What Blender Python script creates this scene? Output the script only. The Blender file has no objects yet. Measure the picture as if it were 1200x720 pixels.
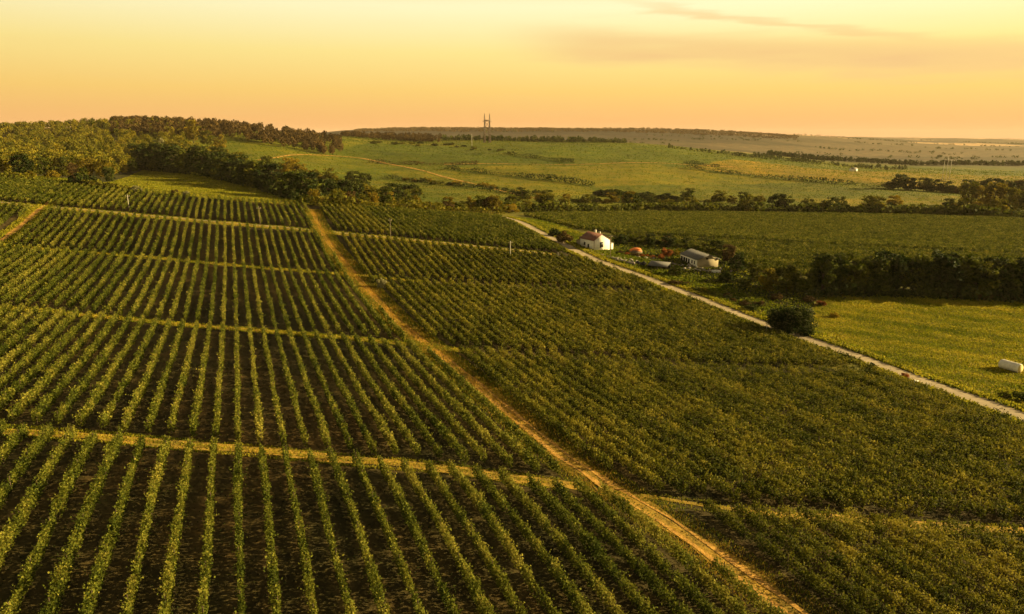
import bpy, math
import numpy as np
from mathutils import Vector, Matrix

sc = bpy.context.scene
COL = sc.collection
PI = math.pi
RNG = np.random.default_rng(7)

# ------------------------------------------------------------------ camera
CAM_Z = 45.0
PITCH = math.radians(13.85)
FPX = 811.0                      # focal length in pixels of the 1200 px wide photograph
cam_d = bpy.data.cameras.new('camera')
cam_d.sensor_width = 36.0
cam_d.lens = FPX / 1200 * 36.0
cam_d.clip_start = 0.5
cam_d.clip_end = 60000
cam = bpy.data.objects.new('camera', cam_d)
COL.objects.link(cam)
cam.location = (0, 0, CAM_Z)
cam.rotation_euler = (PI / 2 - PITCH, 0, 0)
sc.camera = cam

# ------------------------------------------------------------------ light
SUN_AZ = math.radians(78)        # clockwise from the viewing direction (+Y)
SUN_EL = math.radians(14.5)
EXPOSURE = 1.52
sc.view_settings.view_transform = 'Standard'
sc.view_settings.look = 'None'
sc.view_settings.gamma = 1
sc.view_settings.use_curve_mapping = False
sc.view_settings.exposure = EXPOSURE

sun_d = bpy.data.lights.new('sun', 'SUN')
sun_d.energy = 5.0
sun_d.angle = math.radians(0.6)
sun_d.color = (1.0, 0.77, 0.34)
sun = bpy.data.objects.new('sun', sun_d)
COL.objects.link(sun)
sd = Vector((math.sin(SUN_AZ) * math.cos(SUN_EL), math.cos(SUN_AZ) * math.cos(SUN_EL), math.sin(SUN_EL)))
sun.rotation_euler = sd.to_track_quat('Z', 'Y').to_euler()
sun.location = (200, 50, 150)

world = bpy.data.worlds.new("World")
sc.world = world
world.use_nodes = True
def build_world():
    nt = world.node_tree; N = nt.nodes; L = nt.links
    N.clear()
    out = N.new('ShaderNodeOutputWorld'); bg = N.new('ShaderNodeBackground')
    sky = N.new('ShaderNodeTexSky'); sky.sky_type = 'NISHITA'; sky.sun_disc = False
    sky.sun_elevation = SUN_EL; sky.sun_rotation = SUN_AZ
    sky.air_density = 1.6; sky.dust_density = 4.0; sky.ozone_density = 0.6
    tc = N.new('ShaderNodeTexCoord'); sep = N.new('ShaderNodeSeparateXYZ')
    L.new(tc.outputs['Generated'], sep.inputs[0])
    ramp = N.new('ShaderNodeValToRGB'); cr = ramp.color_ramp
    stops = [(0.00, (.98, .49, .21)), (0.02, (1.0, .52, .18)), (0.06, (1.05, .68, .19)), (0.11, (1.08, .86, .31)),
             (0.165, (1.10, 1.02, .60)), (0.24, (.88, .80, .50)), (0.40, (.38, .33, .21)), (0.7, (.17, .15, .11)), (1.0, (.12, .11, .09))]
    while len(cr.elements) < len(stops): cr.elements.new(0.5)
    for e, (p, c) in zip(cr.elements, stops): e.position = p; e.color = (*c, 1)
    L.new(sep.outputs['Z'], ramp.inputs[0])
    # glow towards the sun side (+X)
    mr = N.new('ShaderNodeMapRange'); mr.inputs['From Min'].default_value = -0.6; mr.inputs['From Max'].default_value = 0.7
    mr.inputs['To Min'].default_value = 0.93; mr.inputs['To Max'].default_value = 1.10
    L.new(sep.outputs['X'], mr.inputs['Value'])
    m1 = N.new('ShaderNodeVectorMath'); m1.operation = 'SCALE'
    L.new(ramp.outputs[0], m1.inputs[0]); L.new(mr.outputs[0], m1.inputs['Scale'])
    # long thin clouds: noise in (azimuth, elevation)
    az = N.new('ShaderNodeMath'); az.operation = 'ARCTAN2'
    L.new(sep.outputs['X'], az.inputs[0]); L.new(sep.outputs['Y'], az.inputs[1])
    comb = N.new('ShaderNodeCombineXYZ')
    L.new(az.outputs[0], comb.inputs[0]); L.new(sep.outputs['Z'], comb.inputs[1])
    mp = N.new('ShaderNodeMapping'); mp.inputs['Scale'].default_value = (5.0, 60, 1); mp.inputs['Location'].default_value = (3.2, 1.4, 0)
    mp.inputs['Rotation'].default_value = (0, 0, 0.0)
    L.new(comb.outputs[0], mp.inputs[0])
    nz = N.new('ShaderNodeTexNoise'); nz.inputs['Scale'].default_value = 1.0; nz.inputs['Detail'].default_value = 7; nz.inputs['Roughness'].default_value = 0.55
    L.new(mp.outputs[0], nz.inputs[0])
    def smooth(src, a, b):
        r = N.new('ShaderNodeMapRange'); r.interpolation_type = 'SMOOTHSTEP'
        r.inputs['From Min'].default_value = a; r.inputs['From Max'].default_value = b
        L.new(src, r.inputs['Value']); return r.outputs[0]
    def mul(a, b):
        m = N.new('ShaderNodeMath'); m.operation = 'MULTIPLY'
        for k, x in enumerate((a, b)):
            if isinstance(x, (int, float)): m.inputs[k].default_value = x
            else: L.new(x, m.inputs[k])
        return m.outputs[0]
    def add(a, b, op='ADD'):
        m = N.new('ShaderNodeMath'); m.operation = op
        for k, x in enumerate((a, b)):
            if isinstance(x, (int, float)): m.inputs[k].default_value = x
            else: L.new(x, m.inputs[k])
        return m.outputs[0]
    def band(e0, slope, half, a0, a1, a2, a3):
        # elevation distance from a slightly tilted line, fading at both ends in azimuth
        d = add(sep.outputs['Z'], add(e0, mul(az.outputs[0], slope)), 'SUBTRACT')
        wob = mul(add(nz.outputs[0], 0.5, 'SUBTRACT'), 0.035)
        d = add(d, wob)
        ab = N.new('ShaderNodeMath'); ab.operation = 'ABSOLUTE'; L.new(d, ab.inputs[0])
        core = smooth(ab.outputs[0], half, half * 0.15)
        return mul(core, mul(smooth(az.outputs[0], a0, a1), smooth(az.outputs[0], a3, a2)))
    c1 = band(0.125, -0.066, 0.032, -0.05, 0.14, 0.85, 1.5)
    c2 = band(0.192, -0.155, 0.008, 0.10, 0.24, 0.44, 0.56)
    general = mul(smooth(nz.outputs[0], 0.52, 0.78), 0.35)
    fac = add(mul(add(mul(c1, 0.85), mul(c2, 0.55)), add(0.40, nz.outputs[0])), mul(general, 0.35))
    mix = N.new('ShaderNodeMix'); mix.data_type = 'RGBA'
    L.new(fac, mix.inputs[0]); L.new(m1.outputs[0], mix.inputs[6]); mix.inputs[7].default_value = (.97, .63, .27, 1)
    # a share of the physical sky under the warm grade
    nis = N.new('ShaderNodeMix'); nis.data_type = 'RGBA'; nis.blend_type = 'MULTIPLY'; nis.inputs[0].default_value = 1
    L.new(sky.outputs[0], nis.inputs[6]); nis.inputs[7].default_value = (.30, .20, .085, 1)
    sc10 = N.new('ShaderNodeVectorMath'); sc10.operation = 'SCALE'; sc10.inputs['Scale'].default_value = 10.0 / (2 ** EXPOSURE)
    L.new(mix.outputs[2], sc10.inputs[0])
    fin = N.new('ShaderNodeMix'); fin.data_type = 'RGBA'; fin.inputs[0].default_value = 0.92
    L.new(nis.outputs[2], fin.inputs[6]); L.new(sc10.outputs[0], fin.inputs[7])
    L.new(fin.outputs[2], bg.inputs[0]); bg.inputs[1].default_value = 0.1
    L.new(bg.outputs[0], out.inputs[0])
build_world()
try:
    sc.cycles.use_denoising = True
    sc.cycles.max_bounces = 6; sc.cycles.diffuse_bounces = 3; sc.cycles.transmission_bounces = 3
    sc.cycles.volume_bounces = 0
    sc.cycles.use_adaptive_sampling = True; sc.cycles.adaptive_threshold = 0.02
except Exception: pass

# ------------------------------------------------------------------ terrain height
CP, SP = math.cos(PITCH), math.sin(PITCH)
TH = math.radians(21.5)          # the vine rows run 21.5 degrees off the viewing direction
CT, ST = math.cos(TH), math.sin(TH)
GY = np.array([-200, 0, 45, 60, 75, 105, 138, 170, 202, 230, 255, 285, 313, 340, 420], float)
GZ = np.array([-35, -36, -36.6, -37.2, -38.6, -41.6, -43.8, -44.7, -44.7, -42.8, -40.6, -39.6, -39.2, -39.0, -39.0])
KU = np.array([-300, 0, 150, 300, 430, 570, 700, 850, 1000, 1200, 1500], float)
KY = np.array([320, 400, 500, 650, 850, 1100, 1500, 2200, 4000, 9000, 26000], float)
KV = np.array([   # picture height at which the ground of that bearing lies at that distance
    [190, 184, 176, 166, 155, 146, 152, 160, 163, 163, 162],
    [208, 201, 193, 182, 168, 153, 158, 164, 164, 163, 162],
    [222, 213, 204, 190, 168, 147, 158, 164, 164, 163, 162],
    [235, 222, 208, 197, 178, 153, 157, 164, 162, 162, 162],
    [247, 240, 232, 218, 196, 172, 161, 166, 152.5, 159, 162],
    [259, 248, 238, 222, 200, 180, 164, 168, 152, 159, 162],
    [271, 258, 246, 230, 204, 183, 166, 171, 153, 159.5, 162],
    [282, 266, 251, 235, 212, 191, 178, 177, 157, 160, 162],
    [292, 273, 255, 238, 218, 204, 194, 186, 166, 162, 162.5],
    [299, 279, 260, 241, 226, 212, 201, 189, 174, 165, 162.5],
    [305, 285, 265, 246, 232, 218, 205, 190, 175, 166, 163]])
_dy = 360 - KV
KS = (-FPX * SP + _dy * CP) / (FPX * CP + _dy * SP)      # slope of the line of sight

def _cubic1(tab, i, f, axis_len):
    pass
def catmull(tab, iu, iv):
    nu, nv = tab.shape
    u0 = np.clip(np.floor(iu).astype(int), 0, nu - 2); fu = iu - u0
    v0 = np.clip(np.floor(iv).astype(int), 0, nv - 2); fv = iv - v0
    def w(f):
        f2 = f * f; f3 = f2 * f
        return (-.5 * f + f2 - .5 * f3, 1 - 2.5 * f2 + 1.5 * f3, .5 * f + 2 * f2 - 1.5 * f3, -.5 * f2 + .5 * f3)
    wu = w(fu); wv = w(fv); r = 0
    for a in range(4):
        ua = np.clip(u0 + a - 1, 0, nu - 1)
        for b in range(4):
            vb = np.clip(v0 + b - 1, 0, nv - 1)
            r = r + wu[a] * wv[b] * tab[ua, vb]
    return r
def sstep(x, a, b):
    t = np.clip((x - a) / (b - a), 0, 1); return t * t * (3 - 2 * t)
def cubic_interp(x, xp, fp):
    # smooth monotone-ish interpolation (finite-difference Hermite)
    m = np.gradient(fp, xp)
    i = np.clip(np.searchsorted(xp, x) - 1, 0, len(xp) - 2)
    h = xp[i + 1] - xp[i]; t = np.clip((x - xp[i]) / h, 0, 1)
    t2 = t * t; t3 = t2 * t
    return (2*t3-3*t2+1)*fp[i] + (t3-2*t2+t)*h*m[i] + (-2*t3+3*t2)*fp[i+1] + (t3-t2)*h*m[i+1]
def H(x, y):
    x = np.asarray(x, float); y = np.asarray(y, float)
    g = cubic_interp(np.clip(y, -190, 419), GY, GZ)
    xc = np.clip(x, -420, 420)
    # falls to the right, flattening beyond the road
    cx = np.where(xc < 55, -0.09 * xc, -0.09 * 55 - 0.045 * (xc - 55))
    k = sstep(xc, 20, 95)
    cx = np.where((xc > 20) & (xc < 95), -0.09 * xc * (1 - k) + (-0.09 * 55 - 0.045 * (xc - 55)) * k, cx)
    near = g + cx
    r = np.hypot(x, y)
    yy = np.maximum(y, 0.35 * r)
    a = np.clip(x / np.maximum(yy, 1), -1.2, 1.2) * 822 + 600
    iu = np.interp(a, KU, np.arange(len(KU)))
    iv = np.interp(np.log(np.clip(yy, 320, 26000)), np.log(KY), np.arange(len(KY)))
    far = catmull(KS, iu, iv) * np.clip(yy, 320, 26000)
    b = sstep(yy, 290, 385)
    h = near * (1 - b) + far * b
    # gentle unevenness, larger with distance
    n = (np.sin(x * .11 + 1.3 * np.sin(y * .043)) * np.sin(y * .097 + .7) * .10 + np.sin(x * .31 + y * .23) * .035)
    f = (np.sin(x * .021 + 1.1 * np.sin(y * .013)) * np.sin(y * .017 + .4)) * np.clip((yy - 400) / 500, 0, 1) * 1.6
    f2 = (np.sin(x * .0031 + 2 * np.sin(y * .0017)) * np.sin(y * .0023 + x * .0012)) * np.clip((yy - 2500) / 4000, 0, 1) * 16
    return CAM_Z + h + n + f + f2

def ray(u, v):
    dx, dy = u - 600.0, 360.0 - v
    return np.array([dx, FPX * CP + dy * SP, -FPX * SP + dy * CP]) / FPX
_T = np.exp(np.linspace(np.log(20), np.log(25000), 5000))
def at(u, v):
    """the first place on the ground seen through that point of the photograph"""
    d = ray(u, v)
    x, y, z = d[0] * _T, d[1] * _T, CAM_Z + d[2] * _T
    s = z - H(x, y)
    i = np.argmax(s < 0)
    if s[i] >= 0: i = len(_T) - 1
    f = s[i - 1] / (s[i - 1] - s[i] + 1e-9) if i > 0 else 0
    t = _T[i - 1] + (_T[i] - _T[i - 1]) * f
    return (d[0] * t, d[1] * t)
def proj(x, y, z):
    Y = np.asarray(y, float); Z = np.asarray(z, float) - CAM_Z
    dep = Y * CP - Z * SP
    up = Y * SP + Z * CP
    dep = np.where(dep < 1, 1, dep)
    return 600 + FPX * np.asarray(x) / dep, 360 - FPX * up / dep
def qs(q, s): return q * CT - s * ST, q * ST + s * CT      # across / along the rows -> x, y
def to_q(x, y): return x * CT + y * ST
def to_s(x, y): return -x * ST + y * CT
def s_at_y(q, y): return (y - q * ST) / CT
def inpoly(x, y, poly):
    x = np.asarray(x); y = np.asarray(y); c = np.zeros(x.shape, bool); n = len(poly)
    for i in range(n):
        x0, y0 = poly[i]; x1, y1 = poly[(i + 1) % n]
        k = ((y0 > y) != (y1 > y)) & (x < (x1 - x0) * (y - y0) / ((y1 - y0) if y1 != y0 else 1e-9) + x0)
        c ^= k
    return c
def gpoly(pts): return [at(u, v) for u, v in pts]

# ------------------------------------------------------------------ materials
def srgb(r, g, b):
    f = lambda c: (c / 255 / 12.92) if c / 255 <= .04045 else ((c / 255 + .055) / 1.055) ** 2.4
    return (f(r), f(g), f(b))
def new_mat(name):
    m = bpy.data.materials.new(name); m.use_nodes = True
    N = m.node_tree.nodes; b = N['Principled BSDF']
    return m, N, m.node_tree.links, b
def noise_mat(name, c1, c2, scale=1.0, rough=0.9, bump=0.0, bscale=None, detail=6, stretch=(1, 1, 1), spec=0.2, bdist=0.05):
    m, N, L, b = new_mat(name)
    tc = N.new('ShaderNodeTexCoord'); mp = N.new('ShaderNodeMapping'); mp.inputs['Scale'].default_value = stretch
    L.new(tc.outputs['Object'], mp.inputs[0])
    nz = N.new('ShaderNodeTexNoise'); nz.inputs['Scale'].default_value = scale; nz.inputs['Detail'].default_value = detail; nz.inputs['Roughness'].default_value = .65
    L.new(mp.outputs[0], nz.inputs[0])
    r = N.new('ShaderNodeValToRGB'); r.color_ramp.elements[0].position = .32; r.color_ramp.elements[1].position = .68
    r.color_ramp.elements[0].color = (*c1, 1); r.color_ramp.elements[1].color = (*c2, 1)
    L.new(nz.outputs[0], r.inputs[0]); L.new(r.outputs[0], b.inputs['Base Color'])
    b.inputs['Roughness'].default_value = rough; b.inputs['Specular IOR Level'].default_value = spec
    if bump:
        n2 = N.new('ShaderNodeTexNoise'); n2.inputs['Scale'].default_value = bscale or scale * 6; n2.inputs['Detail'].default_value = 6
        L.new(mp.outputs[0], n2.inputs[0])
        bp = N.new('ShaderNodeBump'); bp.inputs['Strength'].default_value = bump; bp.inputs['Distance'].default_value = bdist
        L.new(n2.outputs[0], bp.inputs['Height']); L.new(bp.outputs[0], b.inputs['Normal'])
    return m
def leaf_mat(name, dark, mid, light, transl=0.3, vary=0.25, rough=.6):
    """colour from a per-leaf random attribute, a per-object random and a world noise"""
    m, N, L, b = new_mat(name)
    at_ = N.new('ShaderNodeAttribute'); at_.attribute_name = 'tint'
    oi = N.new('ShaderNodeObjectInfo')
    geo = N.new('ShaderNodeNewGeometry')
    nz = N.new('ShaderNodeTexNoise'); nz.inputs['Scale'].default_value = .12; nz.inputs['Detail'].default_value = 4
    L.new(geo.outputs['Position'], nz.inputs[0])
    def mth(op, a, b_):
        k = N.new('ShaderNodeMath'); k.operation = op
        for i, x in enumerate((a, b_)):
            if isinstance(x, (int, float)): k.inputs[i].default_value = x
            else: L.new(x, k.inputs[i])
        return k.outputs[0]
    v = mth('ADD', at_.outputs['Fac'], mth('MULTIPLY', mth('SUBTRACT', oi.outputs['Random'], .5), vary))
    v = mth('ADD', v, mth('MULTIPLY', mth('SUBTRACT', nz.outputs[0], .5), .9))
    r = N.new('ShaderNodeValToRGB'); r.color_ramp.elements.new(.5)
    for e, p, c in zip(r.color_ramp.elements, (.1, .5, .92), (dark, mid, light)): e.position = p; e.color = (*c, 1)
    L.new(v, r.inputs[0])
    L.new(r.outputs[0], b.inputs['Base Color'])
    b.inputs['Roughness'].default_value = .8; b.inputs['Specular IOR Level'].default_value = .08
    tr = N.new('ShaderNodeBsdfTranslucent'); L.new(r.outputs[0], tr.inputs[0])
    mx = N.new('ShaderNodeMixShader'); mx.inputs[0].default_value = transl
    out = N['Material Output']
    L.new(b.outputs[0], mx.inputs[1]); L.new(tr.outputs[0], mx.inputs[2]); L.new(mx.outputs[0], out.inputs[0])
    return m
def plain(name, c, rough=.7, metal=0):
    return noise_mat(name, tuple(x * .86 for x in c), tuple(min(1, x * 1.1) for x in c), 2.0, rough)

M = {}
M['vine'] = leaf_mat('vine_leaf', (.042, .055, .006), (.130, .137, .014), (.275, .232, .036), .32, .30)
M['vine_r'] = leaf_mat('vine_leaf_bushy', (.036, .045, .005), (.124, .122, .011), (.28, .226, .026), .32, .30)
M['grass_gold'] = leaf_mat('dry_grass', (.13, .12, .015), (.36, .23, .03), (.55, .32, .05), .4, 0)
M['grass_green'] = leaf_mat('meadow_grass', (.11, .13, .008), (.26, .235, .015), (.43, .33, .03), .4, 0)
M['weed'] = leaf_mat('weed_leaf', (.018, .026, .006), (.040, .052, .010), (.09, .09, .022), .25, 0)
M['scrub'] = leaf_mat('scrub_leaf', (.038, .064, .003), (.098, .122, .004), (.18, .17, .007), .35, 0)
M['olive'] = leaf_mat('olive_foliage', (.05, .058, .006), (.13, .12, .010), (.24, .185, .015), .3, .4)
M['dark'] = leaf_mat('dark_foliage', (.018, .028, .007), (.046, .060, .011), (.105, .105, .018), .25, .4)
M['green'] = leaf_mat('green_foliage', (.036, .048, .006), (.085, .094, .010), (.165, .15, .015), .28, .4)
M['yellow'] = leaf_mat('yellow_foliage', (.09, .078, .008), (.22, .16, .012), (.36, .24, .02), .35, .4)
M['rust'] = leaf_mat('rust_foliage', (.10, .04, .010), (.24, .08, .018), (.45, .15, .03), .25, .3)
M['brown'] = leaf_mat('brown_foliage', (.05, .032, .012), (.10, .062, .018), (.17, .105, .025), .2, .3)
M['pale'] = leaf_mat('pale_foliage', (.12, .12, .05), (.26, .24, .11), (.40, .36, .18), .25, .2)
M['bush'] = leaf_mat('bush_foliage', (.018, .028, .007), (.048, .060, .011), (.11, .11, .02), .25, .2)
M['bark'] = noise_mat('bark', (.05, .034, .02), (.10, .07, .04), 6, .95, .6, 20)
M['road'] = noise_mat('gravel', (.27, .205, .125), (.42, .325, .205), .45, .95, .35, 6, 8)
M['track'] = noise_mat('track_soil', (.26, .13, .028), (.60, .33, .065), .55, .95, .8, 5, 8, bdist=.12)
M['grasstrack'] = noise_mat('grass_track_ground', (.16, .115, .016), (.46, .27, .036), .35, .95, .8, 5, 8, bdist=.12)
M['wall'] = noise_mat('whitewash', (.70, .66, .56), (.84, .80, .70), 1.2, .85, .1, 12)
M['wall2'] = noise_mat('barn_render', (.27, .22, .135), (.33, .27, .165), .8, .9, .15, 10)
M['tile'] = noise_mat('old_red_tile', (.13, .055, .045), (.24, .11, .08), 1.4, .9, .4, 9, 6, (1, 4, 1))
M['slate'] = noise_mat('grey_sheet_roof', (.085, .080, .080), (.16, .15, .145), 1.2, .8, .3, 6, 6, (4, 1, 1))
M['grey'] = noise_mat('weathered_sheet', (.17, .15, .13), (.30, .27, .23), .9, .85, .25, 6)
M['darkwood'] = noise_mat('dark_timber', (.02, .014, .010), (.05, .035, .022), 3, .9, .2, 14)
M['glass'] = plain('window_dark', (.02, .018, .015), .25)
M['wood'] = noise_mat('grey_pole_wood', (.16, .12, .08), (.26, .20, .13), 3, .9, .2, 14)
M['concrete'] = noise_mat('pale_concrete', (.42, .38, .30), (.58, .53, .44), 2, .9, .2, 12)
M['steel'] = plain('galvanised_steel', (.12, .085, .06), .6)
M['wrap'] = noise_mat('white_bale_wrap', (.60, .55, .46), (.80, .75, .66), 1.5, .45, .35, 5)
M['straw'] = noise_mat('bale_end', (.50, .38, .15), (.72, .58, .28), 6, .9, .5, 20)
M['orange'] = noise_mat('orange_tarp', (.50, .11, .02), (.80, .26, .07), 1.1, .6, .4, 3)
M['black'] = plain('black_sheeting', (.018, .016, .015), .55)
M['white'] = plain('white_paint', (.74, .71, .64), .6)
M['stone'] = noise_mat('rubble_stone', (.16, .13, .10), (.40, .35, .28), 1.2, .95, .4, 8)

# ------------------------------------------------------------------ mesh helpers
def link_mesh(name, verts, faces_flat, counts, mats, parent=None, tint=None, midx=None, smooth=False):
    me = bpy.data.meshes.new(name)
    verts = np.asarray(verts, np.float32); nv = len(verts)
    faces_flat = np.asarray(faces_flat, np.int32); counts = np.asarray(counts, np.int32)
    me.vertices.add(nv); me.vertices.foreach_set('co', verts.ravel())
    me.loops.add(len(faces_flat)); me.loops.foreach_set('vertex_index', faces_flat)
    me.polygons.add(len(counts))
    st = np.zeros(len(counts), np.int32); st[1:] = np.cumsum(counts)[:-1]
    me.polygons.foreach_set('loop_start', st)
    for m in (mats if isinstance(mats, (list, tuple)) else [mats]): me.materials.append(m)
    if midx is not None: me.polygons.foreach_set('material_index', np.asarray(midx, np.int32))
    if smooth: me.polygons.foreach_set('use_smooth', np.ones(len(counts), bool))
    if tint is not None:
        a = me.attributes.new('tint', 'FLOAT', 'POINT'); a.data.foreach_set('value', np.asarray(tint, np.float32))
    me.update(calc_edges=True); me.validate()
    return link_obj(name, me, parent)
def link_obj(name, me, parent=None):
    o = bpy.data.objects.new(name, me); COL.objects.link(o)
    if parent is not None: o.parent = parent
    return o
class MB:
    """collects solids, links them as one mesh object"""
    def __init__(s): s.v = []; s.f = []; s.n = 0
    def add(s, vs, fs):
        s.v += [tuple(p) for p in vs]; s.f += [tuple(i + s.n for i in f) for f in fs]; s.n += len(vs)
    def box(s, c, size, rz=0, ry=0):
        x, y, z = (k / 2 for k in size); R = Matrix.Rotation(rz, 3, 'Z') @ Matrix.Rotation(ry, 3, 'Y')
        vs = [Vector(c) + R @ Vector(p) for p in ((-x,-y,-z),(x,-y,-z),(x,y,-z),(-x,y,-z),(-x,-y,z),(x,-y,z),(x,y,z),(-x,y,z))]
        s.add(vs, [(0,3,2,1),(4,5,6,7),(0,1,5,4),(1,2,6,5),(2,3,7,6),(3,0,4,7)])
    def bar(s, a, b, w):
        s.tube(a, b, w, w, 4)
    def tube(s, a, b, r0, r1, n=8):
        a = Vector(a); b = Vector(b); d = (b - a).normalized()
        e = d.orthogonal().normalized(); g = d.cross(e)
        vs = []
        for p, r in ((a, r0), (b, r1)):
            for k in range(n):
                t = 2 * PI * k / n; vs.append(p + (e * math.cos(t) + g * math.sin(t)) * r)
        fs = [(k, (k + 1) % n, n + (k + 1) % n, n + k) for k in range(n)]
        fs += [tuple(range(n - 1, -1, -1)), tuple(range(n, 2 * n))]
        s.add(vs, fs)
    def prism(s, pts, axis_vec):
        """extrude a planar polygon along a vector"""
        n = len(pts); a = Vector(axis_vec)
        vs = [Vector(p) for p in pts] + [Vector(p) + a for p in pts]
        fs = [tuple(range(n - 1, -1, -1)), tuple(range(n, 2 * n))] + [(k, (k + 1) % n, n + (k + 1) % n, n + k) for k in range(n)]
        s.add(vs, fs)
    def build(s, name, mat, parent=None, smooth=False):
        ff = [i for f in s.f for i in f]
        return link_mesh(name, np.array([tuple(p) for p in s.v]), ff, [len(f) for f in s.f], mat, parent, smooth=smooth)
def empty(name, loc, rz=0):
    o = bpy.data.objects.new(name, None); COL.objects.link(o); o.location = loc; o.rotation_euler = (0, 0, rz)
    o.empty_display_size = .5
    return o
def tag(o, label=None, cat=None, group=None, kind=None):
    if label: o['label'] = label
    if cat: o['category'] = cat
    if group: o['group'] = group
    if kind: o['kind'] = kind
    return o
def rand_quads(P, size, rng, flat=0.0, aspect=1.0, up_bias=0.0):
    """N small leaf faces at P with random orientation; returns verts (4N,3)"""
    n = len(P); size = np.broadcast_to(np.asarray(size, float), (n,))[:, None]
    nr = rng.normal(size=(n, 3)); nr[:, 2] = nr[:, 2] * (1 - flat) + up_bias
    nr /= np.linalg.norm(nr, axis=1)[:, None] + 1e-9
    t = rng.normal(size=(n, 3)); e = np.cross(nr, t); e /= np.linalg.norm(e, axis=1)[:, None] + 1e-9
    g = np.cross(nr, e)
    e = e * size * .5; g = g * size * .5 * aspect
    b = nr * size * .13
    j = lambda: (rng.random((n, 1)) * .5 + .75)
    V = np.stack([P - e * j() - g * .25, P - g * j() + b, P + e * j() + g * .2, P + g * j() + b], 1)
    return V.reshape(-1, 3)
def leaf_object(name, V, tint, mat, parent=None):
    n = len(V) // 4
    return link_mesh(name, V, np.arange(4 * n), np.full(n, 4), mat, parent, tint=np.repeat(tint, 4))
def blades(P, h, w, rng, lean=.35):
    """upright grass tufts: one tapering face each"""
    n = len(P); a = rng.random(n) * 2 * PI
    e = np.stack([np.cos(a), np.sin(a), np.zeros(n)], 1) * (np.asarray(w) * np.ones(n))[:, None] * .5
    top = np.stack([rng.normal(size=n) * lean, rng.normal(size=n) * lean, np.ones(n)], 1) * (np.asarray(h) * np.ones(n))[:, None]
    V = np.stack([P - e, P + e, P + e * .55 + top, P - e * .55 + top * (.8 + .3 * rng.random((n, 1)))], 1)
    return V.reshape(-1, 3)

# ------------------------------------------------------------------ ground sheet
LANE_Y = lambda x: 255.0 - np.clip((x + 60) / 80, 0, 1) * 4
TR1 = lambda x: np.interp(x, [-120, -8, 9, 20, 60, 120], [75.5, 74.5, 71.5, 69.5, 69.5, 70])
TR2 = lambda x: np.interp(x, [-160, -20, -9, 36, 77, 120], [138.5, 137.5, 136, 139, 145, 150])
TR3 = lambda x: np.interp(x, [-200, -30, 10, 49, 90], [202, 203, 208, 215, 220])
TOPE = lambda x: np.interp(x, [-260, -115, -58, -5, 20], [318, 313, 330, 349, 352])
Q_TRACK, Q_ROAD = 35.2, 121.0

meadow_l = gpoly([(110, 216), (170, 198), (235, 203), (300, 219), (352, 233), (420, 238), (400, 243), (300, 238), (200, 229), (140, 222)])
meadow_r = gpoly([(968, 350), (1010, 345), (1100, 347), (1210, 351), (1330, 358), (1400, 470), (1260, 500), (1195, 478), (1100, 447), (1000, 405), (940, 380), (955, 360)])
field_r = gpoly([(612, 253), (700, 249), (850, 250), (1000, 252), (1210, 257), (1330, 262), (1330, 326), (1210, 322), (1000, 322), (940, 326), (885, 316), (838, 297), (720, 278), (680, 272)])
yard = gpoly([(655, 270), (720, 279), (830, 294), (900, 320), (960, 345), (940, 378), (870, 352), (780, 318), (700, 290)])

FIELDS = [(gpoly(p), c, t) for p, c, t in (
    ([(430, 168), (500, 170), (590, 181), (672, 191), (640, 193), (520, 194), (440, 190), (380, 182)], (0.074, 0.097, 0.004), -.7),
    ([(585, 180), (640, 172), (730, 169), (850, 181), (900, 190), (800, 192), (680, 191)], (0.093, 0.119, 0.004), -.2),
    ([(525, 197), (640, 194), (760, 192), (800, 198), (870, 206), (960, 214), (860, 216), (700, 219)], (0.155, 0.148, 0.005), .6),
    ([(440, 201), (520, 199), (690, 219), (700, 226), (640, 232), (560, 217), (460, 205)], (0.139, 0.137, 0.005), .4),
    ([(800, 196), (860, 187), (960, 198), (1210, 207), (1210, 222), (1060, 220), (1000, 214), (880, 205)], (.205, .152, .006), .8),
    ([(880, 216), (960, 215), (1050, 222), (1130, 229), (1040, 232), (920, 232)], (0.099, 0.110, .004), -.9),
    ([(920, 233), (1040, 233), (1130, 230), (1210, 232), (1210, 240), (1060, 242), (960, 241)], (0.155, 0.137, 0.005), .6),
    ([(700, 222), (860, 217), (900, 232), (860, 240), (760, 240)], (0.113, 0.124, 0.005), .2))]
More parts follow.
